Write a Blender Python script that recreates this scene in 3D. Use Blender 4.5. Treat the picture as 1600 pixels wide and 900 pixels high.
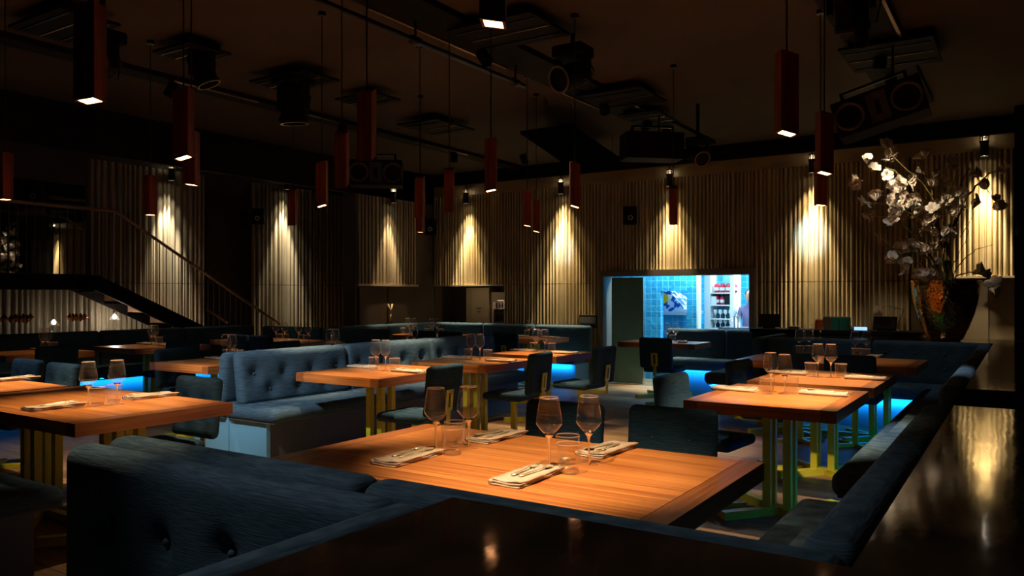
import bpy, bmesh, math, random
from mathutils import Vector, Matrix
random.seed(7)
for o in list(bpy.data.objects): bpy.data.objects.remove(o)
SC = bpy.context.scene
COL = SC.collection
PI = math.pi
ORD = ['first', 'second', 'third', 'fourth', 'fifth', 'sixth', 'seventh', 'eighth', 'ninth', 'tenth']

# ------------------------------------------------------------------ camera
FOC = 1229.0; HZ = 461.0; CAMH = 1.37
YAW = math.atan(800/FOC); SN = math.sin(YAW); CS = math.cos(YAW)
cd = bpy.data.cameras.new('camera'); cam = bpy.data.objects.new('camera', cd); COL.objects.link(cam)
cd.sensor_width = 36; cd.lens = 36*FOC/1600; cd.shift_y = (HZ-450)/1600; cd.clip_start = .05; cd.clip_end = 100
cam.location = (0, 0, CAMH); cam.rotation_euler = (PI/2, 0, YAW)
SC.camera = cam

# ------------------------------------------------------------------ world, exposure
w = bpy.data.worlds.new('world'); SC.world = w; w.use_nodes = True
w.node_tree.nodes['Background'].inputs[0].default_value = (.9, .72, .5, 1)
w.node_tree.nodes['Background'].inputs[1].default_value = .014
SC.view_settings.view_transform = 'Standard'; SC.view_settings.look = 'None'
SC.view_settings.gamma = 1; SC.view_settings.use_curve_mapping = False
SC.view_settings.exposure = 0.0
K_PEND = 175.0      # pendant spots (W)
K_CAN = 185.0       # wall washers (W)
K_LED = 5.0        # blue strip emission
K_KIT = 95.0       # kitchen lights (W)

def light(name, kind, loc, energy, color, aim=None, **kw):
    d = bpy.data.lights.new(name, kind); d.energy = energy; d.color = color
    for k, v in kw.items(): setattr(d, k, v)
    o = bpy.data.objects.new(name, d); COL.objects.link(o); o.location = loc
    if aim is not None:
        o.rotation_euler = (Vector(aim)-Vector(loc)).to_track_quat('-Z', 'Y').to_euler()
    return o
# kitchen behind the pass
for i, (x, y, z, e) in enumerate([(-4.4, 11.75, 2.35, 1.0), (-3.3, 13.0, 2.35, 1.3), (-5.1, 14.2, 2.3, .8)]):
    light('kitchen_light', 'AREA', (x, y, z), K_KIT*e, (.55, .84, 1.0), (x, y+.25, 0), shape='RECTANGLE', size=.9, size_y=.4)
# spots added for brightness on benches, bar, tables and wall (their housings are built with the ceiling rig)
ADDED_SPOTS = [((-4.6, 1.6, 3.3), (-5.4, 4.9, .7), 560, 34, (.92, .96, 1.0)), ((-1.05, 6.6, 3.3), (-.6, 5.7, .4), 240, 24, (.95, .97, 1.0)), ((-2.9, .4, 3.3), (-1.2, 1.5, .9), 75, 44, (1.0, .95, .9)),
       ((-6.95, 2.4, 3.3), (-6.7, 3.5, .6), 120, 52, (.95, .97, 1.0)), ((-1.05, 8.2, 3.3), (-1.0, 9.0, .8), 22, 60, (.95, .97, 1.0)), ((-3.75, 7.6, 3.3), (-2.7, 7.0, 0), 50, 34, (1.0, .85, .65)),
       ((-7.0, 4.6, 3.3), (-9.15, 4.45, .74), 110, 22, (1.0, .70, .42)), ((-7.0, 6.0, 3.3), (-9.1, 5.75, .74), 150, 22, (1.0, .70, .42)), ((-7.0, 6.9, 3.3), (-8.75, 7.3, .74), 130, 28, (1.0, .70, .42)),
       ((-7.0, 9.2, 3.3), (-7.4, 9.7, .74), 90, 28, (1.0, .70, .42)), ((-3.75, 8.6, 3.3), (-6.1, 9.9, .74), 100, 16, (1.0, .70, .42)), ((-3.75, 9.3, 3.3), (-4.05, 9.95, .74), 40, 24, (1.0, .70, .42)), ((-1.05, 7.4, 3.3), (-1.6, 8.1, .74), 70, 36, (1.0, .70, .42)), ((-1.05, 8.9, 3.3), (-1.6, 10.4, 1.0), 80, 36, (1.0, .85, .65)), ((-4.75, 2.3, 3.3), (-4.75, 2.5, .74), 120, 27, (1.0, .70, .42)),
       ((-6.2, 9.9, 3.32), (-6.22, 11.1, 2.1), 420, 15, (.30, .60, 1.0)), ((-2.36, 9.9, 3.32), (-2.40, 11.1, 2.15), 520, 17, (.30, .60, 1.0)), ((-3.75, 5.4, 3.3), (-1.35, 5.05, .15), 75, 26, (.92, .96, 1.0)), ((-3.75, 1.2, 3.3), (-4.3, 3.2, .4), 60, 20, (.92, .96, 1.0))]
for p, a, e, ang, colr in ADDED_SPOTS:
    light('added_spot_light', 'SPOT', p, e, colr, a, spot_size=math.radians(ang), spot_blend=.8, shadow_soft_size=.05)

# ------------------------------------------------------------------ pixel helpers (photo frame 1600x900 -> plan)
def onZ(px, py, z):
    d = FOC*(CAMH-z)/(py-HZ); l = (px-800)/FOC*d
    return Vector((l*CS-d*SN, l*SN+d*CS, z))
def onY(px, py, Y):
    t = (px-800)/FOC; d = Y/(CS+t*SN)
    return Vector((d*(t*CS-SN), Y, CAMH-(py-HZ)*d/FOC))
def onX(px, py, X):
    t = (px-800)/FOC; d = X/(t*CS-SN)
    return Vector((X, d*(CS+t*SN), CAMH-(py-HZ)*d/FOC))
def atD(px, py, d):
    l = (px-800)/FOC*d
    return Vector((l*CS-d*SN, l*SN+d*CS, CAMH-(py-HZ)*d/FOC))

# ------------------------------------------------------------------ materials
def mat(name):
    m = bpy.data.materials.new(name); m.use_nodes = True
    return m, m.node_tree.nodes, m.node_tree.links, m.node_tree.nodes['Principled BSDF']
def plain(name, col, rough=.5, metal=0, emit=None, es=0, spec=.5):
    m, n, l, b = mat(name)
    b.inputs['Base Color'].default_value = (*col, 1); b.inputs['Roughness'].default_value = rough
    b.inputs['Metallic'].default_value = metal; b.inputs['Specular IOR Level'].default_value = spec
    if emit: b.inputs['Emission Color'].default_value = (*emit, 1); b.inputs['Emission Strength'].default_value = es
    return m
def noisy(name, c1, c2, scale=(1, 1, 1), ns=5, detail=4, rough=.5, metal=0, bump=0, bscale=None, spec=.5, lo=.35, hi=.65, rrange=None, bdist=.02):
    m, n, l, b = mat(name)
    tc = n.new('ShaderNodeTexCoord'); mp = n.new('ShaderNodeMapping'); mp.inputs['Scale'].default_value = scale
    l.new(tc.outputs['Object'], mp.inputs[0])
    t = n.new('ShaderNodeTexNoise'); t.inputs['Scale'].default_value = ns; t.inputs['Detail'].default_value = detail
    l.new(mp.outputs[0], t.inputs['Vector'])
    r = n.new('ShaderNodeValToRGB'); r.color_ramp.elements[0].position = lo; r.color_ramp.elements[1].position = hi
    r.color_ramp.elements[0].color = (*c1, 1); r.color_ramp.elements[1].color = (*c2, 1)
    l.new(t.outputs['Fac'], r.inputs[0]); l.new(r.outputs[0], b.inputs['Base Color'])
    b.inputs['Roughness'].default_value = rough; b.inputs['Metallic'].default_value = metal; b.inputs['Specular IOR Level'].default_value = spec
    if rrange:
        mr = n.new('ShaderNodeMapRange'); mr.inputs['To Min'].default_value = rrange[0]; mr.inputs['To Max'].default_value = rrange[1]
        l.new(t.outputs['Fac'], mr.inputs[0]); l.new(mr.outputs[0], b.inputs['Roughness'])
    if bump:
        t2 = t
        if bscale:
            mp2 = n.new('ShaderNodeMapping'); mp2.inputs['Scale'].default_value = bscale; l.new(tc.outputs['Object'], mp2.inputs[0])
            t2 = n.new('ShaderNodeTexNoise'); t2.inputs['Scale'].default_value = 1; t2.inputs['Detail'].default_value = 3; l.new(mp2.outputs[0], t2.inputs['Vector'])
        bp = n.new('ShaderNodeBump'); bp.inputs['Strength'].default_value = bump; bp.inputs['Distance'].default_value = bdist
        l.new(t2.outputs['Fac'], bp.inputs['Height']); l.new(bp.outputs[0], b.inputs['Normal'])
    return m
M = {}
M['fabric'] = noisy('blue_fabric', (.026, .060, .092), (.082, .140, .190), (14, 14, 260), 1, 4, .92, bump=.5, spec=.15, lo=.3, hi=.7, bdist=.004)
M['fabric_chair'] = noisy('teal_grey_fabric', (.013, .040, .068), (.036, .085, .130), (14, 14, 260), 1, 4, .92, bump=.5, spec=.15, lo=.3, hi=.7, bdist=.004)
M['button'] = plain('button_fabric', (.05, .09, .13), .8)
M['wood'] = noisy('orange_hardwood', (.29, .080, .018), (.64, .255, .065), (1.3, 60, 60), 1, 6, .30, bump=.06, spec=.4, lo=.32, hi=.68, rrange=(.28, .42), bdist=.003)
M['wood_end'] = noisy('end_strip_hardwood', (.20, .058, .016), (.38, .14, .04), (55, 2.2, 55), 1, 5, .35, spec=.4, lo=.32, hi=.68)
M['lime'] = plain('lime_lacquer', (.62, .60, .03), .38)
M['pendant'] = noisy('red_brown_timber', (.12, .027, .012), (.24, .055, .022), (40, 40, 3), 1, 4, .55, spec=.3)
M['glow'] = plain('pendant_diffuser', (1, .8, .6), .5, 0, (1.0, .42, .16), 14)
M['cable'] = plain('black_cable', (.01, .01, .01), .6)
M['black'] = plain('black_paint', (.007, .0065, .006), .7, spec=.12)
M['blackm'] = plain('black_metal', (.02, .02, .02), .35, .6)
M['brass'] = plain('brass_strip', (.55, .35, .18), .3, .9)
M['ceil'] = noisy('dark_brown_ceiling', (.058, .044, .030), (.08, .062, .042), (1, 1, 1), .6, 3, .85, spec=.2)
M['gold'] = noisy('golden_ribbed_panel', (.42, .32, .16), (.60, .48, .28), (3, 3, .6), 2.5, 5, .45, 0, spec=.4, bump=.15, bscale=(60, 60, 14), bdist=.004)
M['goldflat'] = noisy('golden_flat_band', (.30, .21, .09), (.42, .31, .15), (1, 1, 3), 2, 4, .4, spec=.4)
M['champ'] = noisy('champagne_ribbed_panel', (.24, .20, .14), (.36, .31, .22), (3, 3, .6), 2.5, 5, .45, 0, spec=.4)
M['brownwall'] = noisy('brown_wall_panel', (.055, .04, .026), (.08, .06, .04), (1, 1, 1), 1.5, 3, .6, spec=.3)
M['beige'] = noisy('beige_lower_wall', (.20, .15, .085), (.26, .20, .12), (1, 1, 1), 1.2, 3, .55, spec=.3)
M['cream'] = plain('cream_cupboard', (.42, .33, .21), .5)
M['counter'] = noisy('dark_lacquered_counter', (.016, .010, .006), (.04, .022, .012), (3, 3, 3), 1.4, 4, .12, spec=.65, bump=.16, bscale=(9, 3.2, 1), rrange=(.05, .11), bdist=.006)
M['floor'] = None
M['mirror'] = plain('smoked_mirror', (.36, .36, .36), .02, 1)
M['steel'] = plain('steel', (.6, .6, .6), .25, 1)
M['cutlery'] = plain('warm_steel_cutlery', (.85, .74, .5), .36, .75)
M['linen'] = noisy('beige_linen', (.42, .32, .23), (.56, .45, .34), (220, 220, 220), 1, 3, .9, bump=.3, spec=.1, bdist=.002)
M['wedge'] = plain('led_blue', (.05, .3, .9), .5, 0, (.01, .30, 1.0), K_LED)
M['base'] = plain('plinth_paint', (.15, .40, .56), .5)
M['plinth_dark'] = plain('plinth_darker', (.10, .12, .15), .6)
M['greenpanel'] = noisy('sea_green_sliding_panel', (.13, .27, .24), (.18, .35, .31), (1, 1, 1), 2, 2, .12, spec=.6)
M['frame'] = plain('grey_brown_frame', (.16, .13, .10), .45)
M['white'] = plain('white_shelf', (.75, .80, .82), .5)
M['red'] = plain('red_tin', (.65, .02, .05), .35)
M['copper'] = None
M['petal'] = noisy('cream_petal', (.74, .60, .44), (.90, .82, .70), (1, 1, 1), 30, 2, .6, spec=.2)
M['bark'] = noisy('mossy_bark', (.10, .07, .03), (.30, .23, .05), (1, 1, 1), 18, 4, .85, spec=.1)
M['coppercrystal'] = plain('copper_crystal', (.85, .38, .2), .2, .8)
M['stairwood'] = noisy('pinkish_stair_timber', (.34, .19, .12), (.46, .28, .19), (30, 3, 30), 1, 4, .5, spec=.3)

def tile_mat():
    m, n, l, b = mat('turquoise_tiles')
    tc = n.new('ShaderNodeTexCoord'); br = n.new('ShaderNodeTexBrick')
    sx = n.new('ShaderNodeSeparateXYZ'); cx = n.new('ShaderNodeCombineXYZ'); ad = n.new('ShaderNodeMath'); ad.operation = 'ADD'
    l.new(tc.outputs['Object'], sx.inputs[0]); l.new(sx.outputs[0], ad.inputs[0]); l.new(sx.outputs[1], ad.inputs[1])
    l.new(ad.outputs[0], cx.inputs[0]); l.new(sx.outputs[2], cx.inputs[1]); l.new(cx.outputs[0], br.inputs['Vector'])
    br.offset = 0; br.inputs['Scale'].default_value = 1; br.inputs['Brick Width'].default_value = .1; br.inputs['Row Height'].default_value = .1
    br.inputs['Mortar Size'].default_value = .003
    br.inputs['Color1'].default_value = (.02, .22, .42, 1); br.inputs['Color2'].default_value = (.035, .32, .55, 1); br.inputs['Mortar'].default_value = (.16, .50, .60, 1)
    l.new(br.outputs['Color'], b.inputs['Base Color']); b.inputs['Roughness'].default_value = .15
    t = n.new('ShaderNodeTexNoise'); t.inputs['Scale'].default_value = 14; l.new(tc.outputs['Object'], t.inputs['Vector'])
    bp = n.new('ShaderNodeBump'); bp.inputs['Strength'].default_value = .35; bp.inputs['Distance'].default_value = .02
    l.new(t.outputs['Fac'], bp.inputs['Height']); l.new(bp.outputs[0], b.inputs['Normal'])
    return m
M['tile'] = tile_mat()
def floor_mat():
    m, n, l, b = mat('worn_plank_floor')
    tc = n.new('ShaderNodeTexCoord'); br = n.new('ShaderNodeTexBrick'); l.new(tc.outputs['Object'], br.inputs['Vector'])
    br.inputs['Scale'].default_value = 1; br.inputs['Brick Width'].default_value = 1.5; br.inputs['Row Height'].default_value = .17
    br.inputs['Mortar Size'].default_value = .003; br.inputs['Mortar'].default_value = (.02, .013, .008, 1)
    br.inputs['Color1'].default_value = (.23, .135, .062, 1); br.inputs['Color2'].default_value = (.42, .27, .13, 1)
    mp = n.new('ShaderNodeMapping'); mp.inputs['Scale'].default_value = (2, 22, 1); l.new(tc.outputs['Object'], mp.inputs[0])
    t = n.new('ShaderNodeTexNoise'); t.inputs['Scale'].default_value = 1.3; t.inputs['Detail'].default_value = 6; l.new(mp.outputs[0], t.inputs['Vector'])
    mx = n.new('ShaderNodeMix'); mx.data_type = 'RGBA'; mx.blend_type = 'MULTIPLY'; mx.inputs['Factor'].default_value = .7
    r = n.new('ShaderNodeValToRGB'); r.color_ramp.elements[0].position = .3; r.color_ramp.elements[0].color = (.35, .3, .28, 1); r.color_ramp.elements[1].position = .65
    l.new(t.outputs['Fac'], r.inputs[0]); l.new(br.outputs['Color'], mx.inputs['A']); l.new(r.outputs[0], mx.inputs['B'])
    l.new(mx.outputs['Result'], b.inputs['Base Color']); b.inputs['Roughness'].default_value = .48; b.inputs['Specular IOR Level'].default_value = .3
    bp = n.new('ShaderNodeBump'); bp.inputs['Strength'].default_value = .15; bp.inputs['Distance'].default_value = .01
    l.new(t.outputs['Fac'], bp.inputs['Height']); l.new(bp.outputs[0], b.inputs['Normal'])
    return m
M['floor'] = floor_mat()
def copper_mat():
    m, n, l, b = mat('hammered_copper')
    b.inputs['Metallic'].default_value = 1; b.inputs['Roughness'].default_value = .13
    b.inputs['Base Color'].default_value = (.95, .50, .17, 1)
    tc = n.new('ShaderNodeTexCoord'); v = n.new('ShaderNodeTexVoronoi'); v.inputs['Scale'].default_value = 22; l.new(tc.outputs['Object'], v.inputs['Vector'])
    bp = n.new('ShaderNodeBump'); bp.inputs['Strength'].default_value = .35; bp.inputs['Distance'].default_value = .012; bp.invert = True
    l.new(v.outputs['Distance'], bp.inputs['Height']); l.new(bp.outputs[0], b.inputs['Normal'])
    return m
M['copper'] = copper_mat()
def glass_mat(name='clear_glass', tint=(.985, .97, .95), tl=.025):
    m = bpy.data.materials.new(name); m.use_nodes = True; n = m.node_tree.nodes; l = m.node_tree.links
    for x in list(n): n.remove(x)
    out = n.new('ShaderNodeOutputMaterial'); mx = n.new('ShaderNodeMixShader'); tr = n.new('ShaderNodeBsdfTransparent'); gl = n.new('ShaderNodeBsdfGlossy')
    tr.inputs[0].default_value = (*tint, 1); gl.inputs['Roughness'].default_value = .03; gl.inputs[0].default_value = (1, .95, .9, 1)
    fr = n.new('ShaderNodeLayerWeight'); fr.inputs['Blend'].default_value = .5
    pw = n.new('ShaderNodeMath'); pw.operation = 'POWER'; pw.inputs[1].default_value = 3.6; l.new(fr.outputs['Facing'], pw.inputs[0])
    mr = n.new('ShaderNodeMapRange'); mr.inputs['To Min'].default_value = .05; mr.inputs['To Max'].default_value = 1.0
    l.new(pw.outputs[0], mr.inputs[0]); l.new(mr.outputs[0], mx.inputs[0]); df = n.new('ShaderNodeBsdfTranslucent'); df.inputs[0].default_value = (1, .93, .85, 1); m2 = n.new('ShaderNodeMixShader'); m2.inputs[0].default_value = tl
    l.new(tr.outputs[0], m2.inputs[1]); l.new(df.outputs[0], m2.inputs[2]); l.new(m2.outputs[0], mx.inputs[1]); l.new(gl.outputs[0], mx.inputs[2]); l.new(mx.outputs[0], out.inputs[0])
    return m
M['glass'] = glass_mat()
def solid_glass():
    m, n, l, b = mat('solid_glass'); b.inputs['Transmission Weight'].default_value = 1; b.inputs['Roughness'].default_value = .02; b.inputs['IOR'].default_value = 1.5; b.inputs['Base Color'].default_value = (1, .98, .96, 1); return m
M['sglass'] = solid_glass(); M['edge'] = glass_mat('glass_edge', (.98, .96, .94), .38); M['thick'] = glass_mat('thick_glass', (.98, .96, .94), .14)
M['shadeglass'] = glass_mat('lamp_shade_glass', (.95, .95, .95))

# ------------------------------------------------------------------ mesh builder
class MB:
    def __init__(s): s.b = bmesh.new()
    def faces(s, vs, fs, mtx=None):
        bv = [s.b.verts.new((mtx @ Vector(v)) if mtx else v) for v in vs]
        for f in fs:
            try: s.b.faces.new([bv[i] for i in f])
            except ValueError: pass
        return bv
    def box(s, a, c, mtx=None):
        (x0, y0, z0), (x1, y1, z1) = a, c
        s.faces([(x0, y0, z0), (x1, y0, z0), (x1, y1, z0), (x0, y1, z0), (x0, y0, z1), (x1, y0, z1), (x1, y1, z1), (x0, y1, z1)],
                [(0, 3, 2, 1), (4, 5, 6, 7), (0, 1, 5, 4), (1, 2, 6, 5), (2, 3, 7, 6), (3, 0, 4, 7)], mtx); return s
    def bar(s, p, q, w, h=None, up=(0, 0, 1)):
        p = Vector(p); q = Vector(q); h = h or w; d = (q-p).normalized(); up = Vector(up)
        if abs(d.dot(up)) > .98: up = Vector((1, 0, 0))
        sd = d.cross(up).normalized()*w/2; u = sd.cross(d).normalized()*h/2
        vs = [p-sd-u, p+sd-u, p+sd+u, p-sd+u, q-sd-u, q+sd-u, q+sd+u, q-sd+u]
        s.faces(vs, [(0, 1, 2, 3), (7, 6, 5, 4), (0, 4, 5, 1), (1, 5, 6, 2), (2, 6, 7, 3), (3, 7, 4, 0)]); return s
    def tube(s, pts, r, n=8, cap=True):
        pts = [Vector(p) for p in pts]; rs = r if isinstance(r, (list, tuple)) else [r]*len(pts); rings = []
        for i, p in enumerate(pts):
            d = (pts[min(i+1, len(pts)-1)]-pts[max(i-1, 0)]).normalized()
            up = Vector((0, 0, 1)) if abs(d.z) < .9 else Vector((1, 0, 0))
            a = d.cross(up).normalized(); b = d.cross(a)
            rings.append([s.b.verts.new(p+(a*math.cos(2*PI*k/n)+b*math.sin(2*PI*k/n))*rs[i]) for k in range(n)])
        for A, B in zip(rings, rings[1:]):
            for k in range(n): s.b.faces.new((A[k], A[(k+1) % n], B[(k+1) % n], B[k]))
        if cap: s.b.faces.new(rings[0][::-1]); s.b.faces.new(rings[-1])
        return s
    def lathe(s, prof, c=(0, 0, 0), n=24, mtx=None, cap0=False, cap1=False):
        rings = []
        for r, z in prof:
            rings.append([s.b.verts.new((mtx or Matrix()) @ Vector((c[0]+r*math.cos(2*PI*k/n), c[1]+r*math.sin(2*PI*k/n), c[2]+z))) for k in range(n)])
        for A, B in zip(rings, rings[1:]):
            for k in range(n): s.b.faces.new((A[k], A[(k+1) % n], B[(k+1) % n], B[k]))
        if cap0: s.b.faces.new(rings[0][::-1])
        if cap1: s.b.faces.new(rings[-1])
        return s
    def prism(s, poly, z0, z1):
        n = len(poly)
        s.faces([(x, y, z0) for x, y in poly]+[(x, y, z1) for x, y in poly],
                [tuple(range(n))[::-1], tuple(range(n, 2*n))]+[(i, (i+1) % n, n+(i+1) % n, n+i) for i in range(n)]); return s
    def rbox(s, a, c, r, step=.06, tufts=(), face=None, depth=.028, sig=.05, puff=0, mtx=None):
        """rounded cushion; tufts = [(u,v)] world coordinates on the face ('+x','-x','+y','-y')"""
        a = Vector(a); c = Vector(c); ce = (a+c)/2; h = (c-a)/2
        r = min(r, min(h)*.98)
        def ax(hh, fine):
            inner = hh-r; out = [-hh, -hh+.3*r, -hh+.65*r]
            n = max(1, int(2*inner/(step if fine else .5)))
            out += [-inner+2*inner*i/n for i in range(n+1)]
            return out+[hh-.65*r, hh-.3*r, hh]
        A = [ax(h[i], True) for i in range(3)]
        fi = {'x': 0, 'y': 1, 'z': 2}
        def put(p):
            q = Vector([max(-(h[i]-r), min(h[i]-r, p[i])) for i in range(3)]); d = p-q
            if d.length > 1e-9: p = q+d.normalized()*r
            if face:
                k = fi[face[1]]; sg = 1 if face[0] == '+' else -1
                if p[k]*sg > h[k]-r*.9:
                    o = 1-k if k < 2 else 0
                    D = 0
                    for (u, v) in tufts:
                        dist2 = (p[o]+ce[o]-u)**2+(p.z+ce.z-v)**2
                        D += depth*math.exp(-dist2/sig**2)+depth*.35*math.exp(-dist2/(2.4*sig)**2)
                    p = p.copy(); p[k] -= sg*min(D, depth*1.3)
                    if puff: p[k] += sg*puff*max(0, 1-(p[o]/h[o])**2)*max(0, 1-(p.z/h.z)**2)
            p = p+ce
            return mtx @ p if mtx else p
        for k in range(3):
            i, j = [(1, 2), (2, 0), (0, 1)][k]
            for sg in (-1, 1):
                g = []
                for u in A[i]:
                    row = []
                    for v in A[j]:
                        p = Vector((0, 0, 0)); p[k] = sg*h[k]; p[i] = u; p[j] = v
                        row.append(s.b.verts.new(put(p)))
                    g.append(row)
                for x in range(len(g)-1):
                    for y in range(len(g[0])-1):
                        f = (g[x][y], g[x+1][y], g[x+1][y+1], g[x][y+1])
                        s.b.faces.new(f if sg > 0 else f[::-1])
        s.dbl = True; return s
    def mesh(s, name, m, smooth=False, bevel=0):
        if getattr(s, 'dbl', False): bmesh.ops.remove_doubles(s.b, verts=s.b.verts, dist=1e-5)
        if bevel: bmesh.ops.bevel(s.b, geom=list(s.b.edges), offset=bevel, segments=2, affect='EDGES', profile=.6, clamp_overlap=True)
        if not smooth or bevel or getattr(s, 'rec', False): bmesh.ops.recalc_face_normals(s.b, faces=s.b.faces)
        me = bpy.data.meshes.new(name); s.b.to_mesh(me); s.b.free()
        for mm in (m if isinstance(m, (list, tuple)) else [m]): me.materials.append(mm)
        if smooth:
            for p in me.polygons: p.use_smooth = True
        return me
    def obj(s, name, m, parent=None, smooth=False, bevel=0, loc=None):
        o = bpy.data.objects.new(name, s.mesh(name, m, smooth, bevel)); COL.objects.link(o)
        if parent: o.parent = parent
        if loc: o.location = loc
        return o
def tag(o, label=None, cat=None, group=None, kind=None):
    if label: o['label'] = label
    if cat: o['category'] = cat
    if group: o['group'] = group
    if kind: o['kind'] = kind
    return o
def thing(name, label, cat, loc=(0, 0, 0), rz=0, group=None):
    o = bpy.data.objects.new(name, None); COL.objects.link(o); o.location = loc; o.rotation_euler = (0, 0, rz)
    o.empty_display_size = .1
    return tag(o, label, cat, group)
KIDS = {}
def kids(o): return [c for c in bpy.data.objects if c.parent == o]
def tree(o): return (o, [tree(c) for c in kids(o)])
def dup_tree(t, parent=None):
    o, ch = t
    c = o.copy(); COL.objects.link(c); c.parent = parent
    for x in ch: dup_tree(x, c)
    return c
def dup(proto, loc, rz, label, group=None, scale=None):
    c = dup_tree(proto['t']) if proto['used'] else proto['t'][0]
    proto['used'] = True
    c.location = loc; c.rotation_euler = (0, 0, rz); c['label'] = label
    if group: c['group'] = group
    if scale: c.scale = (scale,)*3
    return c
def proto(o): return {'t': tree(o), 'used': False}
def struct(o): o['kind'] = 'structure'; return o

# ------------------------------------------------------------------ ROOM
WY = 11.1; WX = -11.1; CZ = 3.5
struct(MB().box((-13, -3, -.1), (3, 16.5, 0)).obj('floor', M['floor']))
struct(MB().box((-13, -3, CZ), (3, WY+.3, CZ+.1)).obj('ceiling', M['ceil']))

def flutes(mb, x0, x1, z0, z1, y, seed=1, horiz=True, depth=.045, per=.056):
    """ribbed sheet facing -y (horiz) or +x"""
    rnd = random.Random(seed); x = x0; pts = [(x0, 0)]
    while x < x1-.03:
        wd = per*rnd.choice([.8, .9, 1.0, 1.05, 1.3]); wd = min(wd, x1-x)
        dp = depth*rnd.uniform(.75, 1.1)
        for a, hgt in ((.06, .12), (.16, .72), (.28, .95), (.42, 1.0), (.56, .95), (.68, .7), (.78, .12), (.92, 0)):
            pts.append((x+wd*a, hgt*dp))
        x += wd
    pts.append((x1, 0))
    vs = []; fs = []
    for i, (u, hh) in enumerate(pts):
        for z in (z0, z1):
            vs.append((u, y-hh, z) if horiz else (y+hh, u, z))
    for i in range(len(pts)-1):
        f = (2*i, 2*i+2, 2*i+3, 2*i+1)
        fs.append(f if horiz else f[::-1])
    n = len(vs)
    # top and bottom closing strips
    for i, (u, hh) in enumerate(pts):
        for z in (z0, z1): vs.append((u, y, z) if horiz else (y, u, z))
    for i in range(len(pts)-1):
        fs.append((2*i, n+2*i, n+2*i+2, 2*i+2)); fs.append((2*i+1, 2*i+3, n+2*i+3, n+2*i+1))
    mb.faces(vs, fs); return mb

# back wall: golden ribbed panels, pieces around the pass, the recess and the plain lower part
XL, XR = -8.87, 1.6
OX0, OX1, OZ = -5.50, -3.22, 1.66      # opening with its frame
wb = MB()
wb.box((WX-.2, WY, 0), (XL, WY+.2, CZ)); wb.box((XL, WY, 1.53), (-7.37, WY+.2, CZ)); wb.box((-7.37, WY, 0), (OX0, WY+.2, CZ))
wb.box((OX0, WY, OZ), (OX1, WY+.2, CZ)); wb.box((OX1, WY, 0), (XR+.2, WY+.2, CZ))
struct(wb.obj('wall_back', M['beige']))
ZT = 3.11
def ribbed(name, x0, x1, z0, z1, seed):
    m = MB(); sm = 1.55
    if z0 < sm-.2: flutes(m, x0, x1, z0, sm-.004, WY, seed); flutes(m, x0, x1, sm+.004, z1, WY, seed)
    else: flutes(m, x0, x1, z0, z1, WY, seed)
    return struct(m.obj(name, M['gold']))
ribbed('wall_back_ribbing', XL, -7.37, 1.55, ZT, 3)
ribbed('wall_back_ribbing', -7.37, OX0-.06, .02, ZT, 4)
ribbed('wall_back_ribbing', OX0-.06, OX1+.06, OZ+.09, ZT, 5)
ribbed('wall_back_ribbing', OX1+.06, -1.2, .02, ZT, 6)
ribbed('wall_back_ribbing', -1.2, -.09, 1.6, ZT, 8)
struct(MB().box((-1.2, WY-.05, 1.575), (-.09, WY, 1.6)).box((XL, WY-.05, 1.525), (-7.37, WY, 1.55)).obj('trim_1', M['cream']))
struct(MB().box((XL, WY-.045, ZT), (-.09, WY, 3.29)).obj('trim_2', M['goldflat']))
struct(MB().box((XL, WY-.12, 3.29), (XR, WY, CZ)).obj('trim_3', M['black']))
struct(MB().box((-.09, 10.5, 0), (XR, WY, CZ)).obj('wall_right_column', M['black']))
struct(MB().box((XR, -3, 0), (XR+.2, WY, CZ)).obj('wall_right', M['brownwall']))
struct(MB().box((-13, -3.2, 0), (XR, -3, CZ)).obj('wall_front', M['brownwall']))
# plain lower wall with a door at the right end
t = struct(MB().box((-.86, WY-.02, 0), (-.36, WY, 1.5)).obj('door_1', M['beige']))
MB().box((-.80, WY-.06, .98), (-.775, WY-.02, 1.14)).obj('door_handle', M['blackm'], t)
# left wall
struct(MB().box((WX-.2, -3, 0), (WX, WY, CZ)).obj('wall_left', M['brownwall']))
m = MB()
for a, b, sd in ((6.05, 7.92, 11), (8.86, WY-.02, 12), (1.0, 3.0, 13)):
    flutes(m, a, b, .02, 1.546, WX, sd, False, .045, .085); flutes(m, a, b, 1.554, 3.3, WX, sd, False, .045, .085)
flutes(m, 3.0, 6.05, .02, 1.45, WX, 14, False, .045, .085)
struct(m.obj('wall_left_ribbing', M['champ']))
m = MB(); flutes(m, WX+.05, -9.15, .02, 3.3, WY, 15, True, .045, .085); struct(m.obj('wall_back_ribbing', M['champ']))
o = MB().box((WX, 7.95, .6), (WX+.03, 8.83, 3.05)).obj('wall_mirror', M['mirror']); tag(o, 'tall dark mirror between the two spotlit ribbed wall sections at left', 'mirror')
o = MB().box((WX, 3.2, 1.66), (WX+.03, 6.0, 2.9)).obj('wall_mirror', M['mirror']); tag(o, 'wide dark mirror above the stair landing, behind the railing', 'mirror')
# black beam in front of the left recess
struct(MB().box((-8.97, -3, 2.98), (-8.87, WY, CZ)).obj('trim_4', M['black']))
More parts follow.
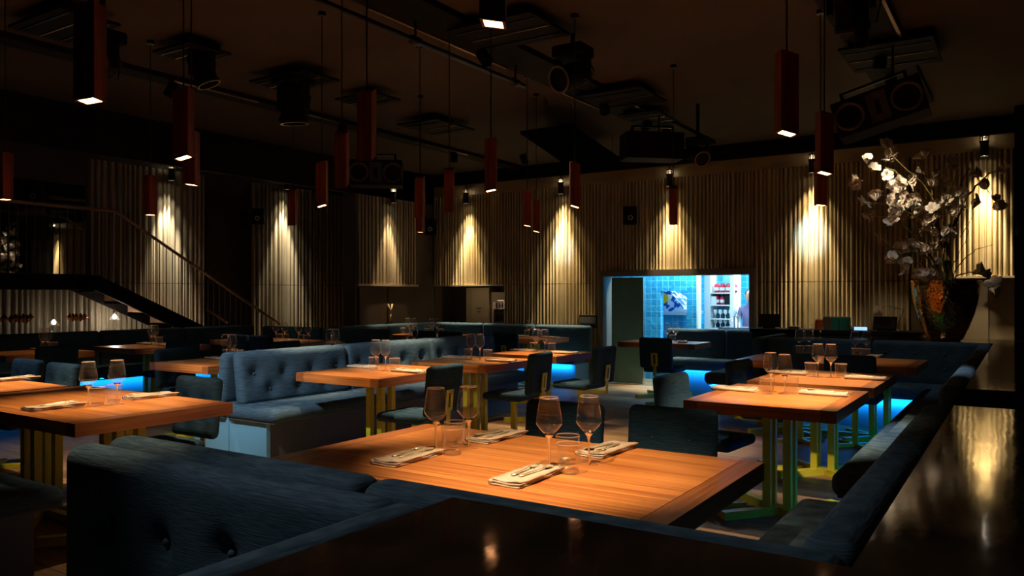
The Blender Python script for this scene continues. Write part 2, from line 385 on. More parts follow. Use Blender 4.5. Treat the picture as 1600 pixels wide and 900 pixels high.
# wall block between recess and back wall, with ribbed upper panel and two dark doors below
blk = struct(MB().box((-9.12, 9.07, 0), (XL, WY, CZ)).obj('wall_left_return', M['brownwall']))
m = MB(); flutes(m, 9.12, 10.55, 1.55, 2.98, XL, 21, False, .04, .075); struct(m.obj('wall_left_ribbing', M['champ']))
struct(MB().box((XL, 9.1, 1.515), (XL+.05, 10.57, 1.55)).obj('trim_5', M['cream']))
for i, (a, b) in enumerate(((9.14, 9.80), (9.82, 10.5))):
    struct(MB().box((XL, a, .01), (XL+.025, b, 1.49)).obj('door_%d' % (2+i), M['brownwall']))
p = onX(610, 500, XL+.05)
yh = thing('door_handle', 'pale metal Y-shaped handle on the dark double door in the far left corner', 'handle', (p.x, p.y, 0))
MB().tube([(0, 0, .95), (0, 0, 1.06)], .014).obj('stem', M['cream'], yh, True)
for s in (-1, 1): MB().tube([(0, 0, 1.06), (.0, s*.05, 1.22)], .014).obj('arm', M['cream'], yh, True)

# recess with cupboard and drinks fridge
struct(MB().box((XL-.1, WY+.55, 0), (-7.2, WY+.7, 1.6)).box((XL-.1, WY+.2, 0), (XL, WY+.6, 1.6)).box((-7.37, WY+.2, 0), (-7.27, WY+.6, 1.6)).box((XL-.1, WY+.2, 1.53), (-7.27, WY+.6, 1.6)).obj('wall_recess', M['brownwall']))
cup = thing('cupboard', 'tall cream cupboard beside the drinks fridge in the wall recess', 'cupboard', (-8.1, WY+.3, 0))
MB().box((-.25, -.05, 0), (.25, .2, 1.5)).obj('body', M['cream'], cup)
MB().box((-.25, -.07, .03), (-.15, -.05, 1.49)).obj('side_panel', M['cream'], cup)
dr = MB().box((-.145, -.07, .03), (.245, -.05, 1.49)).obj('door', M['cream'], cup)
MB().box((-.02, -.075, 1.12), (.08, -.07, 1.15)).box((.0, -.075, 1.06), (.06, -.07, 1.09)).obj('notice', M['frame'], dr)
fr = thing('drinks_fridge', 'glass-fronted drinks fridge with rows of dark bottles in the wall recess', 'fridge', (-7.62, WY+.3, 0))
MB().box((-.22, -.02, 0), (-.2, .2, 1.42)).box((.2, -.02, 0), (.22, .2, 1.42)).box((-.2, .17, 0), (.2, .2, 1.42)).box((-.2, -.02, 0), (.2, .2, .06)).box((-.2, -.02, 1.3), (.2, .2, 1.42)).obj('cabinet', M['cream'], fr)
for k in range(5): MB().box((-.2, 0, .24+k*.22), (.2, .17, .25+k*.22)).obj('shelf', M['steel'], fr)
MB().box((-.2, -.04, .06), (-.17, -.02, 1.3)).box((.17, -.04, .06), (.2, -.02, 1.3)).box((-.17, -.04, .06), (.17, -.02, .1)).box((-.17, -.04, 1.26), (.17, -.02, 1.3)).obj('door_frame', M['cream'], fr)
bot = MB().lathe([(.02, 0), (.022, .08), (.01, .13), (.009, .17)], n=8, cap0=True, cap1=True).obj('bottle', plain('dark_bottle', (.03, .012, .006), .15), None, True)
tag(bot, 'dark bottle on a shelf inside the drinks fridge', 'bottle', 'bottles in the drinks fridge')
first = True
for k in range(5):
    for i in range(6):
        b = bot if first else bot.copy()
        if not first: COL.objects.link(b)
        first = False; b.location = (-7.62-.15+i*.06, WY+.35, .251+k*.22); b['label'] = 'dark bottle on the '+('lowest', 'second lowest', 'middle', 'second highest', 'highest')[k]+' fridge shelf, '+ORD[i]+' from left'; b['category'] = 'bottle'; b['group'] = 'bottles in the drinks fridge'
light('fridge_light', 'AREA', (-7.62, WY+.33, 1.28), .7, (1, .9, .8), (-7.62, WY+.33, 0), size=.15)
light('recess_light', 'AREA', (-8.0, WY-.3, 1.45), .5, (1, .75, .45), (-8.0, WY+.5, .9), size=.3)

# ------------------------------------------------------------------ pass opening and kitchen
fm = MB()
fm.box((OX0-.06, WY-.09, 0), (OX0+.02, WY+.22, OZ+.09)).box((OX1-.0, WY-.09, 0), (OX1+.08, WY+.22, OZ+.09)).box((OX0+.02, WY-.09, OZ-.0), (OX1, WY+.22, OZ+.09))
struct(fm.obj('trim_6', M['frame']))
MG = MB().box((OX0+.1, WY+.05, .01), (-4.87, WY+.09, OZ-.02)).obj('door_4', M['greenpanel']); struct(MG)
MB().box((-4.88, WY+.04, .01), (-4.865, WY+.1, OZ-.02)).obj('door_edge', M['steel'], MG)
KY = 12.0
def tiles(name, a, b): return struct(MB().box(a, b).obj(name, M['tile']))
d0 = onY(1032, 455, KY); d1 = onY(1073, 455, KY); e1 = onY(1090, 455, KY)
k = MB().box((-6.2, KY, 0), (d0.x, KY+.12, 2.5)).box((d0.x, KY, d0.z), (d1.x, KY+.12, 2.5)).box((d1.x, KY, 0), (e1.x, KY+.12, 2.5))
struct(k.obj('wall_kitchen_partition', M['tile']))
struct(MB().box((e1.x-.012, KY-.015, 0), (e1.x+.012, KY+.135, 2.5)).obj('trim_7', M['white']))
struct(MB().box((-6.4, 15.4, 0), (-1.6, 15.5, 2.5)).box((-6.4, WY+.2, 0), (-6.2, 15.5, 2.5)).box((-1.8, WY+.2, 0), (-1.6, 15.5, 2.5)).box((e1.x+.02, 13.9, 0), (-1.6, 14.0, 2.5)).box((-4.42, 13.2, 0), (-4.3, 15.4, 2.5)).obj('wall_kitchen', M['tile']))
struct(MB().box((-6.4, WY+.2, 2.5), (-1.6, 15.5, 2.6)).obj('ceiling_kitchen', M['white']))
# oven with a mosaic hood in the room beyond
ovx = onY(1052, 480, 13.6).x
ov = thing('tiled_oven', 'large oven with a sloping blue and white mosaic hood seen through the kitchen doorway', 'oven', (ovx, 13.6, 0))
def mosaic():
    m, n, l, b = mat('blue_white_mosaic')
    tc = n.new('ShaderNodeTexCoord'); v = n.new('ShaderNodeTexVoronoi'); v.inputs['Scale'].default_value = 14; l.new(tc.outputs['Object'], v.inputs['Vector'])
    r = n.new('ShaderNodeValToRGB'); r.color_ramp.interpolation = 'CONSTANT'
    r.color_ramp.elements[0].color = (.02, .10, .5, 1); r.color_ramp.elements[1].position = .42; r.color_ramp.elements[1].color = (.75, .85, .95, 1)
    s = n.new('ShaderNodeSeparateColor'); l.new(v.outputs['Color'], s.inputs[0]); l.new(s.outputs[0], r.inputs[0]); l.new(r.outputs[0], b.inputs['Base Color']); b.inputs['Roughness'].default_value = .2
    return m
M['mosaic'] = mosaic()
hd = MB(); hd.faces([(-.6, -.35, 1.08), (.38, -.35, 1.08), (.38, .4, 1.08), (-.6, .4, 1.08), (-.6, -.1, 1.55), (-.12, -.1, 1.55), (-.12, .3, 1.55), (-.6, .3, 1.55)],
           [(0, 3, 2, 1), (4, 5, 6, 7), (0, 1, 5, 4), (1, 2, 6, 5), (2, 3, 7, 6), (3, 0, 4, 7)])
hd.obj('hood', M['mosaic'], ov)
MB().box((-.62, -.38, 1.02), (.42, .42, 1.08)).obj('rim', M['white'], ov)
MB().box((-.55, -.3, 0), (.32, .36, 1.02)).obj('body', M['tile'], ov)
hb = MB(); hb.lathe([(.11, 0), (.11, .012)], n=20, cap0=True, cap1=True, mtx=Matrix.Translation((-.1, -.262, 1.3)) @ Matrix.Rotation(math.radians(62), 4, 'X')); hb.obj('yellow_mosaic_spot', plain('yellow_mosaic', (.9, .55, .02), .3), ov)
# shelf unit
sx0 = onY(1101, 470, 12.9).x; sx1 = onY(1146, 470, 12.9).x
sh = thing('kitchen_shelf_unit', 'white open shelf unit holding red tins and rows of glasses inside the kitchen', 'shelf', (0, 0, 0))
MB().box((sx0, 12.9, 0), (sx0+.10, 13.3, 1.75)).obj('side_panel', M['white'], sh)
MB().box((sx1-.06, 12.9, 0), (sx1, 13.3, 1.75)).obj('side_panel', M['white'], sh)
MB().box((sx0+.1, 13.28, 0), (sx1-.06, 13.3, 1.75)).obj('back_panel', plain('pale_blue_panel', (.2, .45, .55), .5), sh)
shz = [onY(1120, y, 13.0).z for y in (457, 476, 497.5, 512)]
for z in shz: MB().box((sx0+.1, 12.9, z-.02), (sx1-.06, 13.28, z)).obj('shelf', M['white'], sh)
tin = MB().lathe([(.045, 0), (.045, .12), (.03, .14), (.03, .15)], n=14, cap0=True, cap1=True).obj('tin', M['red'], None, True)
MB().lathe([(.0465, .035), (.0465, .085)], n=14).obj('tin_label', M['white'], tin, True)
PT = proto(tin); tag(tin, 'x', 'tin')
for i, z in enumerate((shz[0], shz[1])):
    for j in range(4-i):
        dup(PT, (sx0+.17+j*.10, 13.02, z), 0, 'red tin with white label, '+ORD[j]+' from left on the '+('upper', 'second')[i]+' kitchen shelf', 'red tins on the upper kitchen shelf' if i == 0 else 'red tins on the second kitchen shelf')['category'] = 'tin'
for i, (a, b, h, mm) in enumerate(((.24, .34, .14, 'white'), (.06, .15, .15, 'blackm'))):
    tag(MB().box((sx1-.06-b if i == 0 else sx1-.12-.05, 12.95, shz[1]), (sx1-.06-b+.09 if i == 0 else sx1-.08, 13.15, shz[1]+h)).obj('storage_box', M[mm], bevel=.006), ('white box beside the red tins on the second kitchen shelf', 'dark box at the right end of the second kitchen shelf')[i], 'box')
kg = MB().lathe([(.03, 0), (.004, .008), (.004, .06), (.035, .10), (.03, .15)], n=10).obj('kitchen_glass', M['white'], None, True); tag(kg, 'stemmed glass standing on a lower kitchen shelf', 'glass', 'glasses on the lower kitchen shelves')
fst = True
for z in (shz[2], shz[3]):
    for j in range(5):
        g = kg if fst else kg.copy()
        if not fst: COL.objects.link(g)
        fst = False; g.location = (sx0+.16+j*.085, 12.98, z); g['label'] = 'stemmed glass, '+ORD[j]+' from left on the '+('third', 'lowest')[z < shz[2]]+' kitchen shelf'
# steel pot and kitchen worktop
wt = onY(1150, 511, 12.3)
o = struct(MB().box((e1.x+.3, 12.1, wt.z-.05), (-1.85, 12.6, wt.z)).box((e1.x+.3, 12.14, 0), (-1.85, 12.56, wt.z-.05)).obj('wall_kitchen_worktop', M['steel']))
px_ = onY(1152, 500, 12.3).x
pt = thing('stock_pot', 'tall steel stock pot on the kitchen worktop', 'pot', (px_, 12.3, wt.z))
MB().lathe([(.055, 0), (.055, .17), (.06, .175)], n=20, cap0=True, cap1=True).obj('body', M['steel'], pt, True)
MB().tube([(-.06, 0, .13), (-.085, 0, .13), (-.085, 0, .10), (-.06, 0, .10)], .006).obj('handle', M['steel'], pt)
# person in the kitchen, turned to the worktop
def person(loc, rz, s):
    r = thing('person', 'person in mauve grey shirt standing in the kitchen, partly hidden by the frame', 'person', loc, rz)
    r.scale = (s,)*3
    V = [(0, 0, .95), (0, .01, 1.15), (0, .02, 1.38), (0, 0, 1.50), (0, -.02, 1.60),
         (.17, .02, 1.42), (.22, -.02, 1.15), (.18, -.24, 1.05), (-.17, .02, 1.42), (-.22, -.02, 1.15), (-.18, -.24, 1.05),
         (.09, 0, .90), (.10, -.01, .50), (.10, .02, .08), (.10, -.12, .04), (-.09, 0, .90), (-.10, -.01, .50), (-.10, .02, .08), (-.10, -.12, .04)]
    E = [(0, 1), (1, 2), (2, 3), (3, 4), (2, 5), (5, 6), (6, 7), (2, 8), (8, 9), (9, 10), (0, 11), (11, 12), (12, 13), (13, 14), (0, 15), (15, 16), (16, 17), (17, 18)]
    R = [.14, .13, .15, .055, .055, .065, .045, .03, .065, .045, .03, .09, .06, .04, .035, .09, .06, .04, .035]
    me = bpy.data.meshes.new('body'); me.from_pydata(V, E, []); me.materials.append(plain('mauve_cloth', (.16, .13, .26), .8))
    b = bpy.data.objects.new('body', me); COL.objects.link(b); b.parent = r
    sk = b.modifiers.new('s', 'SKIN'); b.modifiers.new('u', 'SUBSURF').levels = 2
    for i, v in enumerate(me.skin_vertices[0].data): v.radius = (R[i], R[i]*.75 if i < 3 else R[i]); v.use_root = (i == 0)
    skin = plain('skin', (.55, .32, .22), .6)
    hm = MB(); hm.lathe([(.001, -.13), (.04, -.125), (.065, -.09), (.078, -.02), (.082, .04), (.07, .09), (.04, .12), (.001, .13)], c=(0, -.02, 1.69), n=18)
    hm.lathe([(.012, 0), (.016, .02), (.006, .045)], c=(0, -.105, 1.665), n=8)
    for sx in (-1, 1): hm.lathe([(.001, 0), (.016, .02), (.014, .05), (.001, .06)], c=(sx*.082, -.01, 1.665), n=8)
    hm.obj('head', skin, r, True)
    MB().lathe([(.084, -.01), (.09, .05), (.078, .10), (.045, .135), (.001, .145)], c=(0, .0, 1.69), n=18).obj('hair', plain('dark_hair', (.03, .02, .015), .7), r, True)
    for sx in (-1, 1):
        h = MB(); bx = sx*.18
        h.rbox((bx-.038, -.33, 1.03), (bx+.038, -.24, 1.06), .014, .03)
        for f in range(4): h.tube([(bx-.03+f*.02, -.32, 1.045), (bx-.03+f*.02, -.36, 1.04), (bx-.03+f*.02, -.385+.008*abs(f-1.5), 1.02)], [.009, .008, .006], 6)
        h.tube([(bx-sx*.035, -.27, 1.045), (bx-sx*.06, -.30, 1.04), (bx-sx*.065, -.325, 1.03)], [.010, .009, .007], 6)
        h.obj('hand', skin, r, True)
pp = onY(1171, 480, 12.95)
person((pp.x, 12.95, 0), math.radians(20), .80)

# ------------------------------------------------------------------ STAIRS, landing, railing at the left
st = thing('staircase', 'dark staircase with landing and thin baluster railing in front of the left wall', 'staircase', (0, 0, 0))
SX0, SX1 = -11.0, -10.36
LZ = 1.63; LY = 5.75; SLY = 9.25
MB().box((SX0, -1, LZ-.19), (SX1, LY, LZ)).obj('landing', M['black'], st)
sl = LZ/(SLY-LY)
for x in (SX1-.05, SX0):
    m = MB(); m.faces([(x, LY-.25, LZ), (x, LY-.25, LZ-.19), (x, LY, LZ-.19), (x, SLY-.35, 0), (x, SLY+.15, 0), (x, LY+.05, LZ),
             (x+.05, LY-.25, LZ), (x+.05, LY-.25, LZ-.19), (x+.05, LY, LZ-.19), (x+.05, SLY-.35, 0), (x+.05, SLY+.15, 0), (x+.05, LY+.05, LZ)],
            [(0, 1, 2, 5), (2, 3, 4, 5), (6, 11, 8, 7), (8, 11, 10, 9), (0, 5, 11, 6), (5, 4, 10, 11), (2, 8, 9, 3), (1, 7, 8, 2), (3, 9, 10, 4), (0, 6, 7, 1)])
    m.obj('stringer', M['black'], st)
N = 9
for i in range(N):
    z = LZ-(i+1)*LZ/(N+1)-.02; y = LY+(i+.3)*(SLY-LY)/(N+1)
    MB().box((SX0+.05, y, z-.035), (SX1-.05, y+.42, z)).obj('tread', M['stairwood'], st)
    MB().box((SX0+.05, y, z-.035), (SX1-.05, y+.02, z+LZ/(N+1)-.035)).obj('riser', M['stairwood'], st)
RZ = LZ+.9
ra = onX(180, 330, SX1-.03); rb = onX(437, 507, SX1-.03)
MB().tube([(SX1-.03, -.5, ra.z+.03), ra, rb], .024, 8).obj('handrail', M['stairwood'], st, True)
nb = 0
bal = None
y = 1.6
while y < rb.y-.1 and nb < 72:
    zt = ra.z if y < ra.y else ra.z+(rb.z-ra.z)*(y-ra.y)/(rb.y-ra.y)
    zb = LZ if y < LY else max(0.02, LZ-sl*(y-LY))
    MB().tube([(SX1-.03, y, zb), (SX1-.03, y, zt)], .007, 5).obj('baluster', M['brownwall'], st); y += .1; nb += 1

# copper crystal drops and two small lamps hanging under the landing
crys = thing('hanging_crystal', 'x', 'pendant ornament')
MB().lathe([(.002, .085), (.045, .03), (.045, .02), (.002, -.035)], n=6).obj('crystal', M['coppercrystal'], crys)
MB().tube([(0, 0, .08), (0, 0, .36)], .0022, 4).obj('wire', M['steel'], crys)
PC = proto(crys)
xs1 = [0, 10, 19, 30, 42, 52, 60, 67, 74, 84]; xs2 = [111, 116, 121, 127, 133]
for i, x in enumerate([2, 9, 18, 28, 39, 46, 52, 58, 64, 69]):
    p = onX(x, 517-(i % 3), -10.32+.0); dup(PC, (p.x-.35, p.y, 1.04+.012*(i % 2)), 0, 'copper diamond drop on a wire, '+ORD[i]+' from left in the left row under the landing', 'copper drops in the left row under the landing')
for i, x in enumerate([109, 114, 119, 126, 132]):
    p = onX(x, 515, -10.67); dup(PC, (p.x, p.y, 1.045), 0, 'copper diamond drop on a wire, '+ORD[i]+' from left in the right cluster under the landing', 'copper drops in the right cluster under the landing')
for i, (x, y, lab) in enumerate(((84, 506, 'small glowing glass pendant lamp at left, between the copper drops'), (179, 497, 'bright small glass pendant lamp hanging below the stair flight'))):
    p = onX(x, y, -10.7+.0); c = thing('small_pendant_lamp', lab, 'lamp', (p.x, p.y, p.z))
    MB().tube([(0, 0, .05), (0, 0, max(.1, 1.43-p.z) if i == 0 else .32)], .003, 5).obj('wire', M['cable'], c)
    MB().lathe([(.014, .10), (.016, .05)], n=10, cap1=True).obj('cap', M['brass'], c, True)
    MB().lathe([(.018, .06), (.05, .01), (.075, -.025)], n=16).obj('lamp_shade', M['shadeglass'], c, True)
    MB().lathe([(.001, -.01), (.022, .0), (.026, .022), (.014, .045), (.001, .05)], n=12).obj('bulb', plain('bulb_glow', (1, 1, 1), .5, 0, (1, .8, .55), 60 if i else 25), c, True)
    light('small_lamp_light', 'POINT', (p.x, p.y, p.z-.03), 4.0 if i else .35, (1, .86, .72), shadow_soft_size=.03)

# ------------------------------------------------------------------ COUNTERS
CZT = .88
def counter(name, poly, label):
    c = thing(name, label, 'counter')
    MB().prism(poly, CZT-.06, CZT).obj('top', M['counter'], c)
    cx = sum(p[0] for p in poly)/len(poly); cy = sum(p[1] for p in poly)/len(poly)
    return c
c1 = counter('bar_counter', [(-1.16, -1.2), (1.5, -1.2), (1.5, 4.0), (-.26, 4.0), (-.26, 1.52), (-1.16, 1.52)], 'near glossy dark L-shaped counter top in the bottom right foreground')
MB().prism([(-1.16, -1.1), (1.4, -1.1), (1.4, 3.97), (-.26, 3.97), (-.26, 1.52), (-1.16, 1.52)], 0, CZT-.06).obj('body', M['black'], c1)
c2 = counter('bar_counter', [(-.26, 4.75), (1.5, 4.75), (1.5, 10.2), (-.9, 10.2), (-2.5, 10.0), (-2.5, 9.32), (-.26, 9.32)], 'far glossy dark counter top carrying the copper vase, beyond the gap')
MB().prism([(-.26, 4.77), (1.4, 4.77), (1.4, 10.1), (-2.5, 9.98), (-2.5, 9.32), (-.26, 9.32)], 0, CZT-.06).obj('body', M['black'], c2)
# black service counter under the spotlit wall
sc = thing('service_counter', 'black service counter below the ribbed wall, with menus and screens on it', 'counter')
MB().box((-2.98, 10.22, .89), (-1.0, 10.75, .935)).obj('top', M['black'], sc)
MB().box((-2.95, 10.25, 0), (-1.03, 10.72, .89)).obj('body', M['black'], sc)

# ------------------------------------------------------------------ BENCHES
BTN = MB().lathe([(.001, .006), (.010, .004), (.014, -.002), (.012, -.008)], n=10).mesh('button', M['button'], True)
def button(parent, loc, face):
    o = bpy.data.objects.new('button', BTN); COL.objects.link(o); o.parent = parent; o.location = loc
    o.rotation_euler = {'+x': (0, PI/2, 0), '-x': (0, -PI/2, 0), '+y': (-PI/2, 0, 0), '-y': (PI/2, 0, 0)}[face]
def back(bench, x0, y0, x1, y1, z0, z1, face, seg=1.2, rows=(.68,), nt=4, r=.045, btn=True, depth=.03, step=.05):
    horiz = face[1] == 'y'
    L = (x1-x0) if horiz else (y1-y0); n = max(1, round(L/seg)); s = L/n
    for i in range(n):
        a = (x0+i*s+.003, y0, z0) if horiz else (x0, y0+i*s+.003, z0)
        c = (x0+(i+1)*s-.003, y1, z1) if horiz else (x1, y0+(i+1)*s-.003, z1)
        q = a[0] if horiz else a[1]; tf = []
        for v in rows:
            for k in range(nt): tf.append((q+(k+.5)*s/nt, v))
        o = MB().rbox(a, c, r, step, tf, face, depth=depth, puff=.012).obj('back_cushion', M['fabric'], bench, True)
        if btn:
            for (u, v) in tf:
                d = depth*1.15-.014
                loc = {'+x': (x1-d+.002, u, v), '-x': (x0+d-.002, u, v), '+y': (u, y1-d+.002, v), '-y': (u, y0+d-.002, v)}[face]
                button(o, loc, face)
def seat(bench, x0, y0, x1, y1, seg=1.2, along='y', z=.455, t=.13, r=.05):
    L = (y1-y0) if along == 'y' else (x1-x0); n = max(1, round(L/seg)); s = L/n
    MB().box((x0+.03, y0+.03, z-t-.004), (x1-.03, y1-.03, z-t+.045)).obj('light_stop_board', M['plinth_dark'], bench)  # unseen board added to stop strip light leaking between the cushions
    for i in range(n):
        if along == 'y': a, c = (x0, y0+i*s+.003, z-t), (x1, y0+(i+1)*s-.003, z)
        else: a, c = (x0+i*s+.003, y0, z-t), (x0+(i+1)*s-.003, y1, z)
        MB().rbox(a, c, r, .15).obj('seat_cushion', M['fabric'], bench, True)
def base(bench, x0, y0, x1, y1, m='base', z=.325): MB().box((x0, y0, 0.0), (x1, y1, z)).obj('plinth', M[m], bench)
def led(bench, x0, y0, x1, y1, z=.30, aimx=0, aimy=0, power=1.0):
    """blue strip just below the seat overhang"""
    MB().box((x0, y0, z+.016), (x1, y1, z+.024)).obj('led_strip', M['wedge'], bench)

# near booth at lower left: its tufted back and right side
nb1 = thing('booth_bench', 'near dark blue booth bench with tufted back, filling the lower left foreground', 'bench')
tf = [(-2.42, .66), (-2.12, .64), (-1.82, .66), (-1.52, .64), (-2.42, .36), (-2.12, .34), (-1.82, .36), (-1.52, .34)]
o = MB().rbox((-2.66, 1.36, .12), (-1.27, 1.485, .875), .05, .025, tf, '-y', depth=.035, puff=.012).obj('back_cushion', M['fabric'], nb1, True)
for (u, v) in tf: button(o, (u, 1.36+.026, v), '-y')
MB().rbox((-1.275, -.9, .45), (-1.165, 1.45, .88), .045, .1).obj('side_cushion', M['fabric'], nb1, True)
MB().rbox((-2.5, .75, .32), (-1.3, 1.34, .42), .05, .1).obj('seat_cushion', M['fabric'], nb1, True)
base(nb1, -2.45, .85, -1.28, 1.44, 'plinth_dark')
MB().box((-1.27, -.8, 0), (-1.17, 1.45, .45)).obj('side_panel', M['plinth_dark'], nb1)

b1 = thing('corner_bench', 'L-shaped blue bench wrapping the large foreground table', 'bench')
back(b1, -2.66, 1.50, -.27, 1.625, .40, .88, '+y', 1.2, (.66,), 4, btn=True)
back(b1, -.385, 1.64, -.265, 3.98, .40, .885, '-x', 1.17, (.66,), 4)
seat(b1, -2.66, 1.63, -.86, 2.16, 1.2, 'x'); seat(b1, -.86, 1.63, -.39, 3.74, 1.05, 'y')
base(b1, -2.6, 1.52, -.3, 2.02, 'plinth_dark'); base(b1, -.74, 2.02, -.3, 3.66, 'plinth_dark')

b2 = thing('corner_bench', 'long blue L-shaped bench behind the three tables at right, running back to the copper vase', 'bench')
back(b2, -.385, 4.76, -.265, 9.19, .40, .885, '-x', 1.1, (.66,), 4)
back(b2, -2.5, 9.20, -.265, 9.31, .40, .885, '-y', 1.12, (.76, .60), 4)
seat(b2, -.84, 4.3, -.39, 8.72, 1.1, 'y'); seat(b2, -2.5, 8.72, -.39, 9.2, 1.05, 'x')
base(b2, -.70, 4.4, -.40, 8.85); base(b2, -2.45, 8.85, -.40, 9.18)
led(b2, -.80, 4.4, -.76, 8.7); led(b2, -2.4, 8.76, -.8, 8.80)

b3 = thing('corner_bench', 'dark blue bench below the lit kitchen pass with blue under-light', 'bench')
back(b3, -4.40, 10.88, -2.63, 10.99, .42, .885, '-y', 1.05, (.76, .6), 4, btn=False, step=.08)
back(b3, -2.62, 9.05, -2.51, 10.99, .40, .885, '-x', 1.0, (.66,), 3, btn=False, step=.08)
seat(b3, -4.25, 10.38, -3.1, 10.87, .8, 'x', z=.48); seat(b3, -3.1, 8.8, -2.63, 10.87, 1.0, 'y', z=.48)
base(b3, -4.2, 10.55, -2.6, 10.95); base(b3, -2.98, 8.95, -2.6, 10.6)
led(b3, -4.15, 10.44, -3.06, 10.48); led(b3, -3.06, 8.9, -3.02, 10.4)

b4 = thing('double_bench', 'double-sided light blue tufted bench in the middle of the room', 'bench')
def lean(x0, x1, y0, y1, tuf, face, top):
    n = 3; s = (y1-y0)/n
    for i in range(n):
        a = (x0, y0+i*s+.003, .44); c = (x1, y0+(i+1)*s-.003, .885)
        tf = [(a[1]+(k+.5)*s/4, .70) for k in range(4)]+[(a[1]+(k+1)*s/4, .56) for k in range(3)]
        mb = MB().rbox(a, c, .05, .035, tf, face, depth=.035, puff=.015)
        sg = 1 if face == '+x' else -1
        for v in mb.b.verts: v.co.x += sg*(.885-v.co.z)*.13
        o = mb.obj('back_cushion', M['fabric'], b4, True)
        for (u, v) in tf:
            xx = (x1 if sg > 0 else x0)+sg*(.885-v)*.13-sg*.026
            button(o, (xx, u, v), face)
lean(-5.60, -5.49, 4.25, 8.05, 1, '+x', 1); lean(-5.72, -5.61, 4.22, 8.05, 1, '-x', 1)
seat(b4, -5.56, 4.15, -4.93, 8.05, 1.3, 'y', z=.46, t=.11); seat(b4, -6.2, 4.15, -5.57, 8.05, 1.3, 'y', z=.46, t=.11)
base(b4, -5.56, 4.26, -5.12, 8.0, 'plinth_dark'); base(b4, -6.02, 4.26, -5.57, 8.0, 'plinth_dark')
for a_, b_ in ((-5.565, -5.10), (-6.04, -5.575)): MB().box((a_, 4.22, 0), (b_, 4.258, .345)).obj('end_panel', M['base'], b4)  # end faces in the lighter plinth colour, sides in the darker one

b5 = thing('corner_bench', 'long dark bench along the back wall between the far left corner and the green panel', 'bench')
back(b5, -8.70, 10.85, -5.62, 10.95, .42, .895, '-y', 1.05, (.72,), 4, btn=False, step=.08)
back(b5, -8.82, 8.42, -8.71, 10.95, .42, .895, '+x', 1.2, (.72,), 4, btn=False, step=.08)
seat(b5, -8.2, 10.38, -5.65, 10.84, 1.05, 'x'); seat(b5, -8.7, 8.45, -8.2, 10.84, 1.2, 'y')
base(b5, -8.7, 10.52, -5.7, 10.95); base(b5, -8.7, 8.5, -8.32, 10.52)
led(b5, -8.1, 10.43, -5.72, 10.47)
MB().box((-8.82, 10.96, .86), (-5.6, 11.045, .895)).obj('ledge', M['black'], b5)

b6 = thing('partition_bench', 'dark bench with low back across the far left, behind the four-glass table', 'bench')
back(b6, -10.1, 8.25, -7.42, 8.36, .40, .885, '-y', 1.3, (.7,), 4, btn=False, step=.08)
seat(b6, -10.1, 7.82, -7.45, 8.24, 1.3, 'x'); base(b6, -10.05, 7.95, -7.5, 8.3, 'plinth_dark')
b7 = thing('wall_bench', 'long black bench in front of the staircase with bright blue under-light', 'bench')
back(b7, -10.3, 2.0, -10.19, 8.22, .40, .90, '+x', 1.25, (.7,), 4, btn=False, step=.08)
seat(b7, -10.19, 2.0, -9.7, 7.8, 1.2, 'y', t=.15); base(b7, -10.2, 2.05, -9.86, 7.75)
led(b7, -9.77, 2.1, -9.73, 7.7)
b8 = thing('bench', 'backless dark bench seat at the left edge, in front of the lower left table', 'bench')
seat(b8, -5.6, 1.42, -3.86, 2.01, 1.74, 'x', z=.45, t=.10); base(b8, -5.5, 1.5, -4.02, 1.93, 'plinth_dark', .36)
# blue strips as lamps under the seat fronts
def strip(p, q, e, off):
    p = Vector(p); q = Vector(q); c = (p+q)/2; L = (q-p).length
    d = light('blue_strip_light', 'AREA', c, e*L, (.010, .36, .95), c+Vector(off), shape='RECTANGLE', size=.03, size_y=.03, spread=math.radians(115))
    ALY = abs((q-p).y) > abs((q-p).x)
    if ALY: d.data.size = .03; d.data.size_y = L
    else: d.data.size = L; d.data.size_y = .03
    z = Vector(off).normalized()*-1; xax = (q-p).normalized() if not ALY else z.cross((q-p).normalized())
    yax = z.cross(xax); d.rotation_euler = Matrix((xax, yax, z)).transposed().to_euler()
KB = 2.2
strip((-9.74, 2.1, .29), (-9.74, 7.7, .29), KB, (-.1, 0, -.035))
strip((-4.15, 10.45, .31), (-3.06, 10.45, .31), KB, (0, .1, -.035))
strip((-8.1, 10.45, .29), (-5.75, 10.45, .29), KB, (0, .08, -.035))
strip((-2.4, 8.78, .29), (-.85, 8.78, .29), KB, (0, .08, -.035))
strip((-.78, 4.4, .29), (-.78, 8.7, .29), KB*.3, (.1, 0, -.035))
strip((-3.03, 8.9, .31), (-3.03, 10.4, .31), KB, (.08, 0, -.035))

